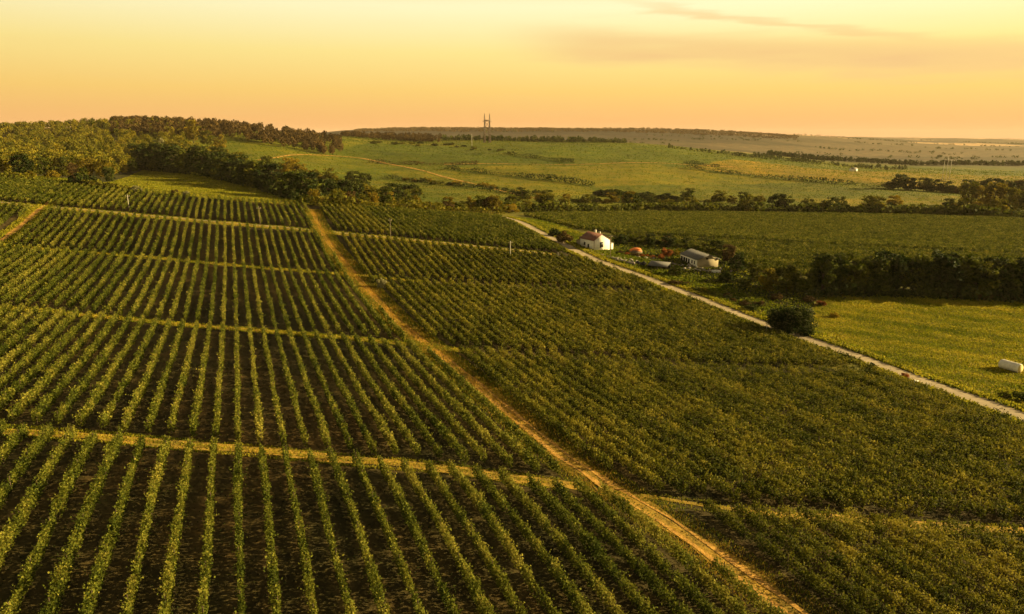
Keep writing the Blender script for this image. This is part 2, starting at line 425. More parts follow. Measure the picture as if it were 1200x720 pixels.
def build_ground():
    az_in = np.linspace(-math.radians(46), math.radians(46), 560)
    az_out = np.linspace(math.radians(46), 2 * PI - math.radians(46), 60)[1:-1]
    az = np.concatenate([az_in, az_out]); nA = len(az)
    r = np.exp(np.linspace(np.log(4), np.log(14500), 620)); nR = len(r)
    A, R = np.meshgrid(az, r); X = R * np.sin(A); Y = R * np.cos(A); Z = H(X, Y)
    V = np.stack([X, Y, Z], -1).reshape(-1, 3)
    c = np.array([[0, 0, float(H(0, 0))]])
    V = np.concatenate([V, c])
    i = np.arange(nR - 1)[:, None] * nA; j = np.arange(nA)[None, :]; j2 = (j + 1) % nA
    F = np.stack([i + j, i + nA + j, i + nA + j2, i + j2], -1).reshape(-1, 4)[:, ::-1]
    T = np.stack([np.full(nA, len(V) - 1), np.arange(nA), (np.arange(nA) + 1) % nA], 1)[:, ::-1]
    flat = np.concatenate([F.ravel(), T.ravel()]); cnt = np.concatenate([np.full(len(F), 4), np.full(len(T), 3)])
    # land cover, as the ground's own colour
    x, y = V[:, 0], V[:, 1]; q = to_q(x, y)
    n1 = np.sin(x * .05 + 2 * np.sin(y * .031)) * np.sin(y * .043 + 1.7 * np.sin(x * .027))
    col = np.zeros((len(V), 3)) + (.105, .105, .012)                        # rough pasture
    far = y > 900
    # patchwork on the opposite slope and the plain
    def patch(sx, sy, ang, seed):
        ca, sa = math.cos(ang), math.sin(ang)
        u = (x * ca + y * sa) / sx; w = (-x * sa + y * ca) / sy
        k = np.floor(u + .3 * np.floor(w)) * 12.9898 + np.floor(w) * 78.233 + seed
        return np.abs(np.sin(k) * 43758.5453) % 1
    p1 = patch(170, 120, .35, 3)[:, None]
    mid = (y > 430)
    cmid = np.array((.076, .102, .004)) * (1 - p1) + np.array((.13, .135, .006)) * p1
    col[mid] = cmid[mid]
    p2 = patch(900, 420, .25, 9)[:, None]
    cfar = np.array((.068, .062, .030)) * (1 - p2) + np.array((.155, .122, .060)) * p2
    cfar = np.where(p2 > .88, np.array((.46, .32, .17)), cfar)
    for poly, c, t in FIELDS: col[inpoly(x, y, poly)] = c
    w_ = sstep(y, 1500, 2000)[:, None]
    col = col * (1 - w_) + cfar * w_
    hill = (sstep(y, 2600, 3400) * sstep(-(x / np.maximum(y, 1)), -.40, -.25))[:, None]
    col = col * (1 - hill) + np.array((.048, .041, .026)) * hill
    vy = (y > -60) & (y < TOPE(x) + 4) & (q < Q_ROAD - 2) & (x / np.maximum(y, 30) > -1.4)
    col[vy] = np.array((.056, .045, .015)) * (1 + .25 * np.sin(q[vy] * 2.2 + n1[vy] * 3)[:, None] * np.array((1, .8, .8)))
    fr = inpoly(x, y, field_r); col[fr] = (.075, .072, .009)
    ml = inpoly(x, y, meadow_l); col[ml] = (.19, .175, .014)
    mrt = inpoly(x, y, meadow_r); col[mrt] = np.array((.20, .18, .012))
    yd = inpoly(x, y, yard); col[yd] = (.050, .046, .014)
    forest = (x / np.maximum(y, 1) < -.515) & (y > 335) & (y < 1400); col[forest] = (.05, .05, .010)
    col = np.clip(col * (1 + .16 * n1[:, None]), .004, 1)
    o = link_mesh('ground', V, flat, cnt, M['ground'], smooth=True)
    a = o.data.attributes.new('land', 'FLOAT_COLOR', 'POINT')
    a.data.foreach_set('color', np.concatenate([col, np.ones((len(V), 1))], 1).astype(np.float32).ravel())
    tag(o, kind='structure')
def ground_mat():
    m, N, L, b = new_mat('land_cover')
    at_ = N.new('ShaderNodeAttribute'); at_.attribute_name = 'land'
    geo = N.new('ShaderNodeNewGeometry')
    def nz(scale, det=6):
        k = N.new('ShaderNodeTexNoise'); k.inputs['Scale'].default_value = scale; k.inputs['Detail'].default_value = det; k.inputs['Roughness'].default_value = .7
        L.new(geo.outputs['Position'], k.inputs[0]); return k.outputs[0]
    n1, n2, n3 = nz(.035), nz(.45), nz(3.2)
    def rng_(s, lo, hi, a=.3, c=.7):
        r = N.new('ShaderNodeMapRange'); r.inputs['From Min'].default_value = a; r.inputs['From Max'].default_value = c
        r.inputs['To Min'].default_value = lo; r.inputs['To Max'].default_value = hi; L.new(s, r.inputs[0]); return r.outputs[0]
    def mul(a, c):
        k = N.new('ShaderNodeMath'); k.operation = 'MULTIPLY'; L.new(a, k.inputs[0]); L.new(c, k.inputs[1]); return k.outputs[0]
    v = mul(mul(rng_(n1, .62, 1.36), rng_(n2, .74, 1.26)), rng_(n3, .8, 1.2))
    k = N.new('ShaderNodeVectorMath'); k.operation = 'SCALE'; L.new(at_.outputs['Color'], k.inputs[0]); L.new(v, k.inputs['Scale'])
    hue = N.new('ShaderNodeMix'); hue.data_type = 'RGBA'; hue.blend_type = 'MULTIPLY'
    L.new(rng_(n1, 0, .8, .42, .6), hue.inputs[0]); L.new(k.outputs[0], hue.inputs[6]); hue.inputs[7].default_value = (1.15, .86, .75, 1)
    L.new(hue.outputs[2], b.inputs['Base Color'])
    b.inputs['Roughness'].default_value = .95; b.inputs['Specular IOR Level'].default_value = .1
    bp = N.new('ShaderNodeBump'); bp.inputs['Strength'].default_value = .8; bp.inputs['Distance'].default_value = .25
    L.new(n2, bp.inputs['Height'])
    bp2 = N.new('ShaderNodeBump'); bp2.inputs['Strength'].default_value = .6; bp2.inputs['Distance'].default_value = .06
    L.new(n3, bp2.inputs['Height']); L.new(bp.outputs[0], bp2.inputs['Normal']); L.new(bp2.outputs[0], b.inputs['Normal'])
    return m
M['ground'] = ground_mat()
build_ground()

# ------------------------------------------------------------------ road and tracks (sheets laid on the ground)
def ribbon(name, pts, width, mat, step=1.2, lift=.05, jitter=.25, cross=6):
    P = np.array(pts, float)
    seg = np.hypot(*np.diff(P, axis=0).T); d = np.concatenate([[0], np.cumsum(seg)])
    n = max(3, int(d[-1] / step)); t = np.linspace(0, d[-1], n)
    x = np.interp(t, d, P[:, 0]); y = np.interp(t, d, P[:, 1])
    for _ in range(3):      # soften corners
        k = min(9, n // 3) | 1
        if k > 2:
            ker = np.ones(k) / k
            x = np.convolve(np.pad(x, k // 2, mode='reflect', reflect_type='odd'), ker, 'valid'); y = np.convolve(np.pad(y, k // 2, mode='reflect', reflect_type='odd'), ker, 'valid')
    tx = np.gradient(x); ty = np.gradient(y); ln = np.hypot(tx, ty) + 1e-9; nx, ny = -ty / ln, tx / ln
    rg = np.random.default_rng(len(pts) * 31 + int(abs(P[0, 0]) * 7))
    ker = np.hanning(17); ker /= ker.sum(); jl = np.convolve(rg.normal(size=n + 16), ker, 'valid') * jitter * 2.4; jr = np.convolve(rg.normal(size=n + 16), ker, 'valid') * jitter * 2.4
    W = (np.linspace(-.5, .5, cross)[None, :] * width) + np.where(np.linspace(-1, 1, cross) < 0, 1, 0)[None, :] * -jl[:, None] * np.abs(np.linspace(-1, 1, cross))[None, :] + np.where(np.linspace(-1, 1, cross) > 0, 1, 0)[None, :] * jr[:, None] * np.abs(np.linspace(-1, 1, cross))[None, :]
    X = x[:, None] + nx[:, None] * W; Y = y[:, None] + ny[:, None] * W
    Z = H(X, Y) + lift + .00025 * np.hypot(X, Y)
    V = np.stack([X, Y, Z], -1).reshape(-1, 3)
    i = np.arange(n - 1)[:, None] * cross; j = np.arange(cross - 1)[None, :]
    F = np.stack([i + j, i + j + 1, i + cross + j + 1, i + cross + j], -1).reshape(-1, 4)[:, ::-1]
    o = link_mesh(name, V, F.ravel(), np.full(len(F), 4), mat, smooth=True)
    if len(F) and o.data.polygons[0].normal.z < 0:
        o.data.flip_normals()
    return tag(o, kind='structure')
road_px = [(588, 254), (605, 259), (640, 276), (672, 293), (700, 306), (760, 327), (820, 350), (880, 374), (940, 396), (1010, 420), (1080, 446), (1150, 471), (1200, 489), (1300, 528)]
road_pts = gpoly(road_px)
ribbon('gravel_road', road_pts, 5.2, M['road'], 1.5, .06, .22)
ribbon('gravel_road', gpoly([(668, 289), (684, 294), (704, 297), (712, 309)]), 4.6, M['road'], 1.0, .05, .5)
track_px = [(366, 246), (372, 262), (384, 283), (404, 308), (432, 340), (466, 377), (500, 404), (548, 442), (602, 487), (660, 535), (712, 571), (770, 605), (835, 650), (900, 697), (955, 737), (1010, 775)]
track_pts = gpoly(track_px)
ribbon('dirt_track', track_pts, 2.7, M['grasstrack'], .6, .045, .6, 8)
def offset(pts, d):
    P = np.array(pts); t = np.gradient(P, axis=0); t /= np.linalg.norm(t, axis=1)[:, None]
    return [tuple(p) for p in P + np.stack([-t[:, 1], t[:, 0]], 1) * d]
for d_ in (-.72, .72): ribbon('wheel_rut', offset(track_pts, d_), .62, M['track'], .6, .085, .22, 4)
GT = {}
def ypts(f, x0, x1, n=24): return [(x, float(f(x))) for x in np.linspace(x0, x1, n)]
ribbon('grass_track', ypts(TR1, -95, 8, 30), 2.3, M['grasstrack'], 1.0, .045, .5)
ribbon('grass_track', ypts(TR1, 10, 90, 30), 1.5, M['grasstrack'], 1.0, .045, .5)
ribbon('grass_track', ypts(TR2, -150, -8, 30), 2.0, M['grasstrack'], 1.2, .045, .5)
ribbon('grass_track', ypts(TR3, -190, -30, 30), 1.2, M['grasstrack'], 1.5, .045, .5)
ribbon('grass_lane', ypts(LANE_Y, -280, 16, 60), 4.6, M['grasstrack'], 1.5, .045, .6)
ribbon('dirt_lane', [(x, y + 1.0) for x, y in ypts(LANE_Y, -280, 12, 60)], 1.5, M['road'], 1.5, .09, .3)
side_pts = gpoly([(-20, 300), (0, 283), (22, 268), (40, 252), (60, 236)])
ribbon('dirt_track', side_pts, 2.2, M['track'], 1.0, .07, .8)
ribbon('field_path', gpoly([(300, 188), (340, 181), (420, 184), (500, 201), (560, 217), (640, 235)]), 4.5, M['track'], 5, .1, .8)
ribbon('field_path', gpoly([(520, 193), (640, 193), (760, 191), (860, 196)]), 5, M['track'], 6, .1, .8)

# ------------------------------------------------------------------ vine rows
ORD = ['', 'first', 'second', 'third', 'fourth', 'fifth', 'sixth', 'seventh', 'eighth', 'ninth', 'tenth', 'eleventh', 'twelfth', 'thirteenth',
       'fourteenth', 'fifteenth', 'sixteenth', 'seventeenth', 'eighteenth', 'nineteenth']
def ordinal(n):
    if n < 20: return ORD[n]
    tens = {2: ('twentieth', 'twenty'), 3: ('thirtieth', 'thirty'), 4: ('fortieth', 'forty'), 5: ('fiftieth', 'fifty'), 6: ('sixtieth', 'sixty'), 7: ('seventieth', 'seventy'), 8: ('eightieth', 'eighty'), 9: ('ninetieth', 'ninety')}[n // 10]
    return tens[0] if n % 10 == 0 else tens[1] + '-' + ORD[n % 10]

def row_leaves(q, s0, s1, size, per_m, rng, vigour=1.0, wid=.23):
    """leaf positions of one trellised row between s0 and s1"""
    Lr = s1 - s0
    if Lr < 1.5: return None
    nvine = int(Lr / (1.0 if wid < .35 else 1.3)) + 1
    vh = 1.50 * vigour + rng.normal(size=nvine) * (.13 if wid < .28 else (.17 if wid < .35 else .23))
    vw = wid * vigour * (1 + rng.normal(size=nvine) * .18)
    vden = np.clip(1 + rng.normal(size=nvine) * .22, .35, 1.6)
    slow = np.sin(np.arange(nvine) * .23 + q * 1.7) * .5 + np.sin(np.arange(nvine) * .11 + q * .9) * .5
    vh = vh * (1 + .09 * slow); vw = vw * (1 + .22 * slow); vden = vden * (1 + .2 * slow)
    vden[rng.random(nvine) < .035] = .06
    n = int(Lr * per_m)
    vi = rng.choice(nvine, n, p=vden / vden.sum())
    s = s0 + np.clip(vi * (Lr / max(1, nvine - 1)) + rng.normal(size=n) * (.40 if wid < .35 else .33), -.3, Lr + .3)
    f = rng.random(n) ** .75
    lo = .16 + rng.random(n) * .14
    h = lo + (vh[vi] - lo) * f
    # widest in the middle of the canopy
    prof = .62 + .6 * np.sin(np.clip((h - .1) / (vh[vi] - .1 + 1e-6), 0, 1) * PI * .9)
    lat = np.sign(rng.normal(size=n)) * vw[vi] * prof * np.sqrt(rng.random(n)) + rng.normal(size=n) * .03
    sh = rng.random(n) < .07           # shoots above the wires and trailing out sideways
    h = np.where(sh, vh[vi] + rng.random(n) * .38, h); lat = np.where(sh, lat * .8 + rng.normal(size=n) * .12, lat)
    sh2 = rng.random(n) < .04
    lat = np.where(sh2, lat * 1.9, lat)
    # upright and arching shoots, leaves strung along each
    nsh = int(nvine * (2.4 if wid < .28 else 3.2)); kk = 5
    sv = rng.integers(nvine, size=nsh); ss0 = s0 + sv * (Lr / max(1, nvine - 1)) + rng.normal(size=nsh) * .35
    l0 = rng.normal(size=nsh) * vw[sv] * .8; hl = .25 + .5 * rng.random(nsh); tilt = rng.normal(size=nsh) * .45; tilt2 = rng.normal(size=nsh) * .3
    f_ = np.linspace(.1, 1, kk)[None, :]
    s = np.concatenate([s, (ss0[:, None] + tilt2[:, None] * hl[:, None] * f_).ravel()])
    lat = np.concatenate([lat, (l0[:, None] + tilt[:, None] * hl[:, None] * f_ ** 1.5).ravel()])
    h = np.concatenate([h, (vh[sv][:, None] - .15 + hl[:, None] * f_ * (1 - .35 * f_ * np.abs(tilt)[:, None])).ravel()])
    vi = np.concatenate([vi, np.repeat(sv, kk)]); n = len(s)
    wob = .06 * np.sin(s * .21 + q)
    x, y = qs(q + lat + wob, s)
    P = np.stack([x, y, H(x, y) + h], 1)
    tv = rng.normal(size=nvine) * .13
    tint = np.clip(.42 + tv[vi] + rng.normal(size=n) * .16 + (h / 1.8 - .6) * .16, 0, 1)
    sz = size * (.75 + .5 * rng.random(n)); sz[-nsh * kk:] *= .72
    return P, sz, tint
def row_stems(q, s0, s1, rng, step=1.0):
    """trunks and posts as slim four-sided prisms"""
    s = np.arange(s0 + .3, s1 - .2, step); n = len(s)
    if n == 0: return np.zeros((0, 3)), np.zeros(0, int)
    x, y = qs(q + rng.normal(size=n) * .03, s); z = H(x, y)
    post = (np.arange(n) % 6 == 0); post[-1] = True
    r = np.where(post, .045, .03); hh = np.where(post, 1.75, .8)
    o = np.array([(1, 1), (-1, 1), (-1, -1), (1, -1)], float)
    B = np.stack([np.stack([x + o[k, 0] * r, y + o[k, 1] * r, z - .05], 1) for k in range(4)], 1)
    lean = rng.normal(size=(n, 2)) * .05
    T = np.stack([np.stack([x + lean[:, 0] + o[k, 0] * r * .8, y + lean[:, 1] + o[k, 1] * r * .8, z + hh], 1) for k in range(4)], 1)
    V = np.concatenate([B, T], 1).reshape(-1, 3)
    base = np.arange(n)[:, None, None] * 8
    quad = np.array([(0, 1, 5, 4), (1, 2, 6, 5), (2, 3, 7, 6), (3, 0, 4, 7)])[None]
    F = (base + quad).reshape(-1)
    return V, F
n_rows = [0]
def make_row(q, s0, s1, lod, mat, label, group, rng, stems=True, vigour=1.0, wid=.30):
    g = row_leaves(q, s0, s1, lod[0], lod[1], rng, vigour, wid)
    if g is None: return None
    P, sz, tint = g
    V = rand_quads(P, sz, rng, .0, 1.0, .25)
    x0, y0 = qs(q, s0); base = np.array([x0, y0, float(H(x0, y0))])
    nl = len(P); F = np.arange(4 * nl); cnt = np.full(nl, 4); mi = np.zeros(nl, int); tn = np.repeat(tint, 4)
    if stems:
        SV, SF = row_stems(q, s0, s1, rng)
        F = np.concatenate([F, SF + 4 * nl]); cnt = np.concatenate([cnt, np.full(len(SF) // 4, 4)])
        mi = np.concatenate([mi, np.ones(len(SF) // 4, int)]); V = np.concatenate([V, SV]); tn = np.concatenate([tn, np.full(len(SV), .5)])
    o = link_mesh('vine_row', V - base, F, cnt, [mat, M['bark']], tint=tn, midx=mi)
    o.location = base
    tag(o, label, 'vine row', group)
    n_rows[0] += 1
    return o
def in_view(q, s0, s1, marg=75):
    s = np.linspace(s0, s1, 40); x, y = qs(q, s); z = H(x, y) + 1.0
    u, v = proj(x, y, z)
    ok = (u > -marg) & (u < 1200 + marg) & (v < 720 + marg * .7) & (y > 5)
    if not ok.any(): return None
    k = np.nonzero(ok)[0]; ds = s[1] - s[0]
    return s[max(0, k[0] - 1)], s[min(39, k[-1] + 1)]
SP_ROW = 2.5
EDGE_L, EDGE_R = 37.6, 34.6     # first row on either side of the dirt track
road_q = lambda y: np.interp(y, [p[1] for p in road_pts][::-1], [to_q(*p) for p in road_pts][::-1])
track_q = lambda y: np.interp(y, [p[1] for p in track_pts][::-1], [to_q(*p) for p in track_pts][::-1])
# strips: front gap edge, back gap edge, lod, words
# (front y(x), back y(x), leaf size, leaves per metre)
LODS = [(.18, 205), (.24, 108), (.32, 60), (.40, 40), (.46, 30)]
F_ = [lambda x: 30.0 + 0 * x, lambda x: TR1(x) + 2.4, lambda x: TR2(x) + 2.6, lambda x: TR3(x) + 2.2, lambda x: LANE_Y(x) + 4.0]
B_ = [lambda x: TR1(x) - 1.6, lambda x: TR2(x) - 1.7, lambda x: TR3(x) - 1.7, lambda x: LANE_Y(x) - 4.0, lambda x: TOPE(x)]
NAMES = ['nearest block', 'second-nearest block', 'middle block', 'block before the lane', 'block beyond the lane']
def solve_s(q, fy):
    s = s_at_y(q, 150.0)
    for _ in range(25):
        x, y = qs(q, s); s = s + (float(fy(x)) - y) / CT * .8
    return s
stuff_rows = []
def side_track_gap(x, y): return False
side_q = [to_q(*p) for p in side_pts]; side_s = [to_s(*p) for p in side_pts]
for b in range(5):
    for side in (-1, 1):
        k = 0
        for i in range(90):
            if side < 0:
                q = EDGE_L - SP_ROW * i
            else:
                q = EDGE_R + SP_ROW * i
                if q > Q_ROAD + 14: break
            s0, s1 = solve_s(q, F_[b]), solve_s(q, B_[b])
            if side > 0 and b == 0: s0 = solve_s(q, lambda x: 30.0)
            vis = in_view(q, s0, s1)
            if vis is None: continue
            s0, s1 = vis
            rg = np.random.default_rng(1000 * b + 97 * i + (5 if side > 0 else 0))
            s0 += rg.normal() * .5; s1 += rg.normal() * .5
            if side < 0:   # keep clear of the winding dirt track
                ss = np.linspace(s0, s1, 60); xx, yy = qs(q, ss)
                clear = q < track_q(yy) - 2.1
                if not clear.any(): continue
                kk = np.nonzero(clear)[0]; s0, s1 = ss[kk[0]], ss[kk[-1]]
                # the orange cutting on the left hill side interrupts the rows there
                if b == 3:
                    sq = np.interp(ss, side_s, side_q) if side_s[0] < side_s[-1] else np.interp(ss, side_s[::-1], side_q[::-1])
                    blocked = np.abs(q - sq) < 3.4
                    if blocked.any():
                        good = np.nonzero(~blocked)[0]
                        if len(good) < 6: continue
                        runs = np.split(good, np.nonzero(np.diff(good) > 1)[0] + 1); rr = max(runs, key=len); s0, s1 = ss[rr[0]], ss[rr[-1]]
            else:
                ss = np.linspace(s0, s1, 60); xx, yy = qs(q, ss)
                clear = (q > track_q(yy) + 3.3) & (q < road_q(yy) - 5.4)
                if not clear.any(): continue
                kk = np.nonzero(clear)[0]; s0, s1 = ss[kk[0]], ss[kk[-1]]
            if s1 - s0 < 6: continue
            k += 1
            if side < 0:
                lab = 'vine row uphill of the dirt track, %s, %s from the track' % (NAMES[b], ordinal(k))
            else:
                lab = 'vine row between dirt track and road, %s, %s from the track' % (NAMES[b], ordinal(k))
            grp = 'vine rows on the hill side of the dirt track' if side < 0 else 'vine rows between the dirt track and the gravel road'
            lod = LODS[b] if side < 0 else (LODS[b][0] * 1.02, LODS[b][1] * .95); mat = M['vine'] if side < 0 else M['vine_r']
            wid = .23 if side < 0 else (.34 if b < 2 else .27)
            if b == 4 and (k > 34 if side < 0 else k > 8):
                stuff_rows.append((q, s0, s1, lod, mat, rg)); continue
            make_row(q, s0, s1, lod, mat, lab, grp, rg, stems=b < 2, vigour=1.0 if side < 0 else 1.06, wid=wid)
# the rest of the far rows, too many to be single things, in one object
def stuff_vines(name, rows, mat, label):
    Vs, Ts = [], []
    for q, s0, s1, lod, m_, rg in rows:
        g = row_leaves(q, s0, s1, lod[0], lod[1], rg)
        if g is None: continue
        Vs.append(rand_quads(g[0], g[1], rg, 0, 1, .25)); Ts.append(g[2])
    o = leaf_object(name, np.concatenate(Vs), np.concatenate(Ts), mat)
    return tag(o, label, 'vines', None, 'stuff')
stuff_vines('vine_rows', stuff_rows, M['vine'], 'distant vine rows beyond the grass lane, far from the dirt track')
fr_rows = []
for i in range(165):
    q = Q_ROAD + 5 + SP_ROW * i
    ss = np.arange(60, 600, 2.0); x, y = qs(q, ss)
    ok = inpoly(x, y, field_r)
    # breaks between the blocks of that field
    ok &= ~((np.abs(y - (372 - .08 * x)) < 4) | (np.abs(y - (318 - .05 * x)) < 3.0) )
    kk = np.nonzero(ok)[0]
    if len(kk) < 3: continue
    for run in np.split(kk, np.nonzero(np.diff(kk) > 1)[0] + 1):
        if len(run) > 3: fr_rows.append((q, ss[run[0]], ss[run[-1]], (.62, 15), None, np.random.default_rng(5000 + i)))
stuff_vines('vine_field', fr_rows, M['vine'], 'green vineyard field behind the farmhouse, rows too fine to count')

# ------------------------------------------------------------------ grass, weeds and scrub
def scatter_box(n, poly, rng):
    P = np.array(poly); x0, y0 = P.min(0); x1, y1 = P.max(0)
    x = x0 + rng.random(n * 3) * (x1 - x0); y = y0 + rng.random(n * 3) * (y1 - y0)
    k = inpoly(x, y, poly); return x[k][:n], y[k][:n]
def along(pts, n, half, rng, power=1.0):
    P = np.array(pts); seg = np.hypot(*np.diff(P, axis=0).T); d = np.concatenate([[0], np.cumsum(seg)])
    t = d[-1] * rng.random(n); x = np.interp(t, d, P[:, 0]); y = np.interp(t, d, P[:, 1])
    dx = np.interp(t + .5, d, P[:, 0]) - x; dy = np.interp(t + .5, d, P[:, 1]) - y; l = np.hypot(dx, dy) + 1e-6
    o = (rng.random(n) * 2 - 1); o = np.sign(o) * np.abs(o) ** power * half
    return x - dy / l * o, y + dx / l * o, o
_x, _y, _o = along(road_pts, 200, 10, np.random.default_rng(1))
ROAD_SIDE = 1 if np.corrcoef(_o, to_q(_x, _y) - np.interp(_y, [p[1] for p in road_pts][::-1], [to_q(*p) for p in road_pts][::-1]))[0, 1] > 0 else -1
def build_grass():
    rg = np.random.default_rng(11)
    V, T = [], []
    def put(x, y, h, w, t, lean=.35):
        z = H(x, y); P = np.stack([x, y, z], 1); d = np.hypot(x, y)
        f = np.clip(d / 90, .7, 2.6)
        V.append(blades(P, h * (.6 + .8 * rg.random(len(x))) * np.clip(f, .8, 1.5), w * f, rg, lean)); T.append(np.clip(t + rg.normal(size=len(x)) * .18, 0, 1))
    x, y, o = along(track_pts, 52000, 2.5, rg, .8)
    wheel = np.abs(np.abs(o) - .72) < .26
    keep = ~(wheel & (rg.random(len(x)) < .85)); put(x[keep], y[keep], .22, .09, .66 - .16 * np.abs(o[keep]) + .14 * np.sin(y[keep] * .35))
    
    x, y, o = along(track_pts, 9000, 3.6, rg, .5); k = np.abs(o) > 1.7; put(x[k], y[k], .30, .10, .45)
    o_ = leaf_object('dry_grass', np.concatenate(V), np.concatenate(T), M['grass_gold'])
    tag(o_, 'golden dry grass along the dirt track and between blocks', 'grass', None, 'stuff')
    V.clear(); T.clear()
    for f, x0, x1, n, hw in ((TR1, -80, 6, 13000, 1.9), (TR1, 10, 75, 5000, 1.6), (TR2, -135, -8, 11000, 1.8), (TR3, -180, -25, 8000, 1.6), (LANE_Y, -270, 14, 18000, 3.2)):
        xx = x0 + rg.random(n) * (x1 - x0); o = (rg.random(n) * 2 - 1); kp = (np.abs(np.abs(o) - .42) > .2) | (rg.random(n) < .3); xx, o = xx[kp], o[kp]; yy = f(xx) + o * hw
        put(xx, yy, .20, .13, .62 - .3 * np.abs(o) + .18 * np.sin(xx * .35))
    x, y, o = along(side_pts, 6000, 3.2, rg); k = np.abs(o) > .9; put(x[k], y[k], .3, .14, .45)
    x, y, o = along(track_pts, 34000, 3.9, rg, .6); k = np.abs(o) > .95; put(x[k], y[k], .24, .10, .14)  # dark green verge grass; shade right of the track is tinted in too
    x, y = scatter_box(120000, meadow_r, rg)
    nn = np.sin(x * .11 + 2 * np.sin(y * .07)) * np.sin(y * .16 + 1.3 * np.sin(x * .05))
    put(x, y, .14, .15, .42 + .20 * nn + .12 * np.sin(y * .55 + x * .22 + 1.5 * np.sin(x * .06)), .6)
    x, y = scatter_box(40000, meadow_l, rg); put(x, y, .17, .22, .36, .6)
    a = -.85 + .6 * rg.random(12000); y = 312 + 36 * rg.random(12000); x = a * y; k = (y > TOPE(x) + 1) & ~inpoly(x, y, meadow_l); put(x[k], y[k], .5, .35, .12, .5)
    x, y = scatter_box(7000, yard, rg); put(x, y, .3, .25, .05 + .3 * (rg.random(len(x)) < .25), .5)
    x, y, o = along(road_pts, 42000, 20, rg, .8); k = ((o < -2.0) if ROAD_SIDE < 0 else (o > 2.0)); k &= ~inpoly(x, y, meadow_r) & ~inpoly(x, y, field_r)
    put(x[k], y[k], .32, .26, (.10 + .25 * (np.abs(o[k]) < 5)) + .2 * np.sin(x[k] * .2 + y[k] * .13))
    x, y, o = along(road_pts, 30000, 5.2, rg, .6); k = np.abs(o) > 2.6; put(x[k], y[k], .34, .2, .5)
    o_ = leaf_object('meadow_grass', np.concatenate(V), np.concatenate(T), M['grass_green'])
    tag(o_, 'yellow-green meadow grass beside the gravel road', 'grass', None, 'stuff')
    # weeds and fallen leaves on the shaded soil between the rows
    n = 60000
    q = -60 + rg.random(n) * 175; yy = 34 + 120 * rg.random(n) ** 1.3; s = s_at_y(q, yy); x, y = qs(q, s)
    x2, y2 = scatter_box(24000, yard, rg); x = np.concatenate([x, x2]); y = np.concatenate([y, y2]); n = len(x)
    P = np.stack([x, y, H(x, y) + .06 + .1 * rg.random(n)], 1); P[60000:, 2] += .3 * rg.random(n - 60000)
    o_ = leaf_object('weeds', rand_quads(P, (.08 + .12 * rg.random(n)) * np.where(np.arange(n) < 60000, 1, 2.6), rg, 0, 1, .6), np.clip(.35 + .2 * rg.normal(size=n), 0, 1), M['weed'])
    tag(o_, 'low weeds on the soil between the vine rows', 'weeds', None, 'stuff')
    # low growth on the fields of the opposite slope
    n = 150000
    a = -.40 + 1.22 * rg.random(n); yy = np.exp(np.log(430) + rg.random(n) * (np.log(1500) - np.log(430))); x = a * yy
    ln = np.sin((x * .9 + yy * .42) * 1.05 + .6 * np.sin(yy * .02)); k = (ln > -.15)
    x, yy = x[k], yy[k]; n = len(x)
    P = np.stack([x, yy, H(x, yy) + .3 + .5 * rg.random(n)], 1)
    pn = np.sin(x * .017 + 2 * np.sin(yy * .009)) * np.sin(yy * .013)
    for poly, c, t in FIELDS: pn = np.where(inpoly(x, yy, poly), t, pn)
    # scattered bushes and clumps among the fields
    nb = 520; ab = -.36 + 1.1 * rg.random(nb); yb = np.exp(np.log(470) + rg.random(nb) * (np.log(1400) - np.log(470))); xb = ab * yb
    hb = 1.0 + 2.4 * rg.random(nb) ** 2; ib = np.repeat(np.arange(nb), 26); d = rg.normal(size=(len(ib), 3)) * .42
    xx = xb[ib] + d[:, 0] * hb[ib] * 1.5; y2 = yb[ib] + d[:, 1] * hb[ib] * 1.5
    PB = np.stack([xx, y2, H(xx, y2) + hb[ib] * np.clip(.5 + d[:, 2], .02, 1.1)], 1)
    ob = leaf_object('bushes', rand_quads(PB, hb[ib] * .34 * (.7 + .6 * rg.random(len(ib))), rg, 0, 1, .3), np.clip(.35 + .2 * rg.normal(size=nb)[ib] + .1 * rg.normal(size=len(ib)), 0, 1), M['green'])
    tag(ob, 'small scattered bushes dotted over the fields of the far slope', 'bushes', None, 'stuff')
    o_ = leaf_object('scrub', rand_quads(P, (.5 + .6 * rg.random(n)) * np.clip(yy / 700, .7, 2), rg, .3, 1, .4), np.clip(.5 + .25 * pn + .17 * rg.normal(size=n), 0, 1), M['scrub'])
    tag(o_, 'yellow-green low growth covering the fields of the far slope', 'ground cover', None, 'stuff')
build_grass()

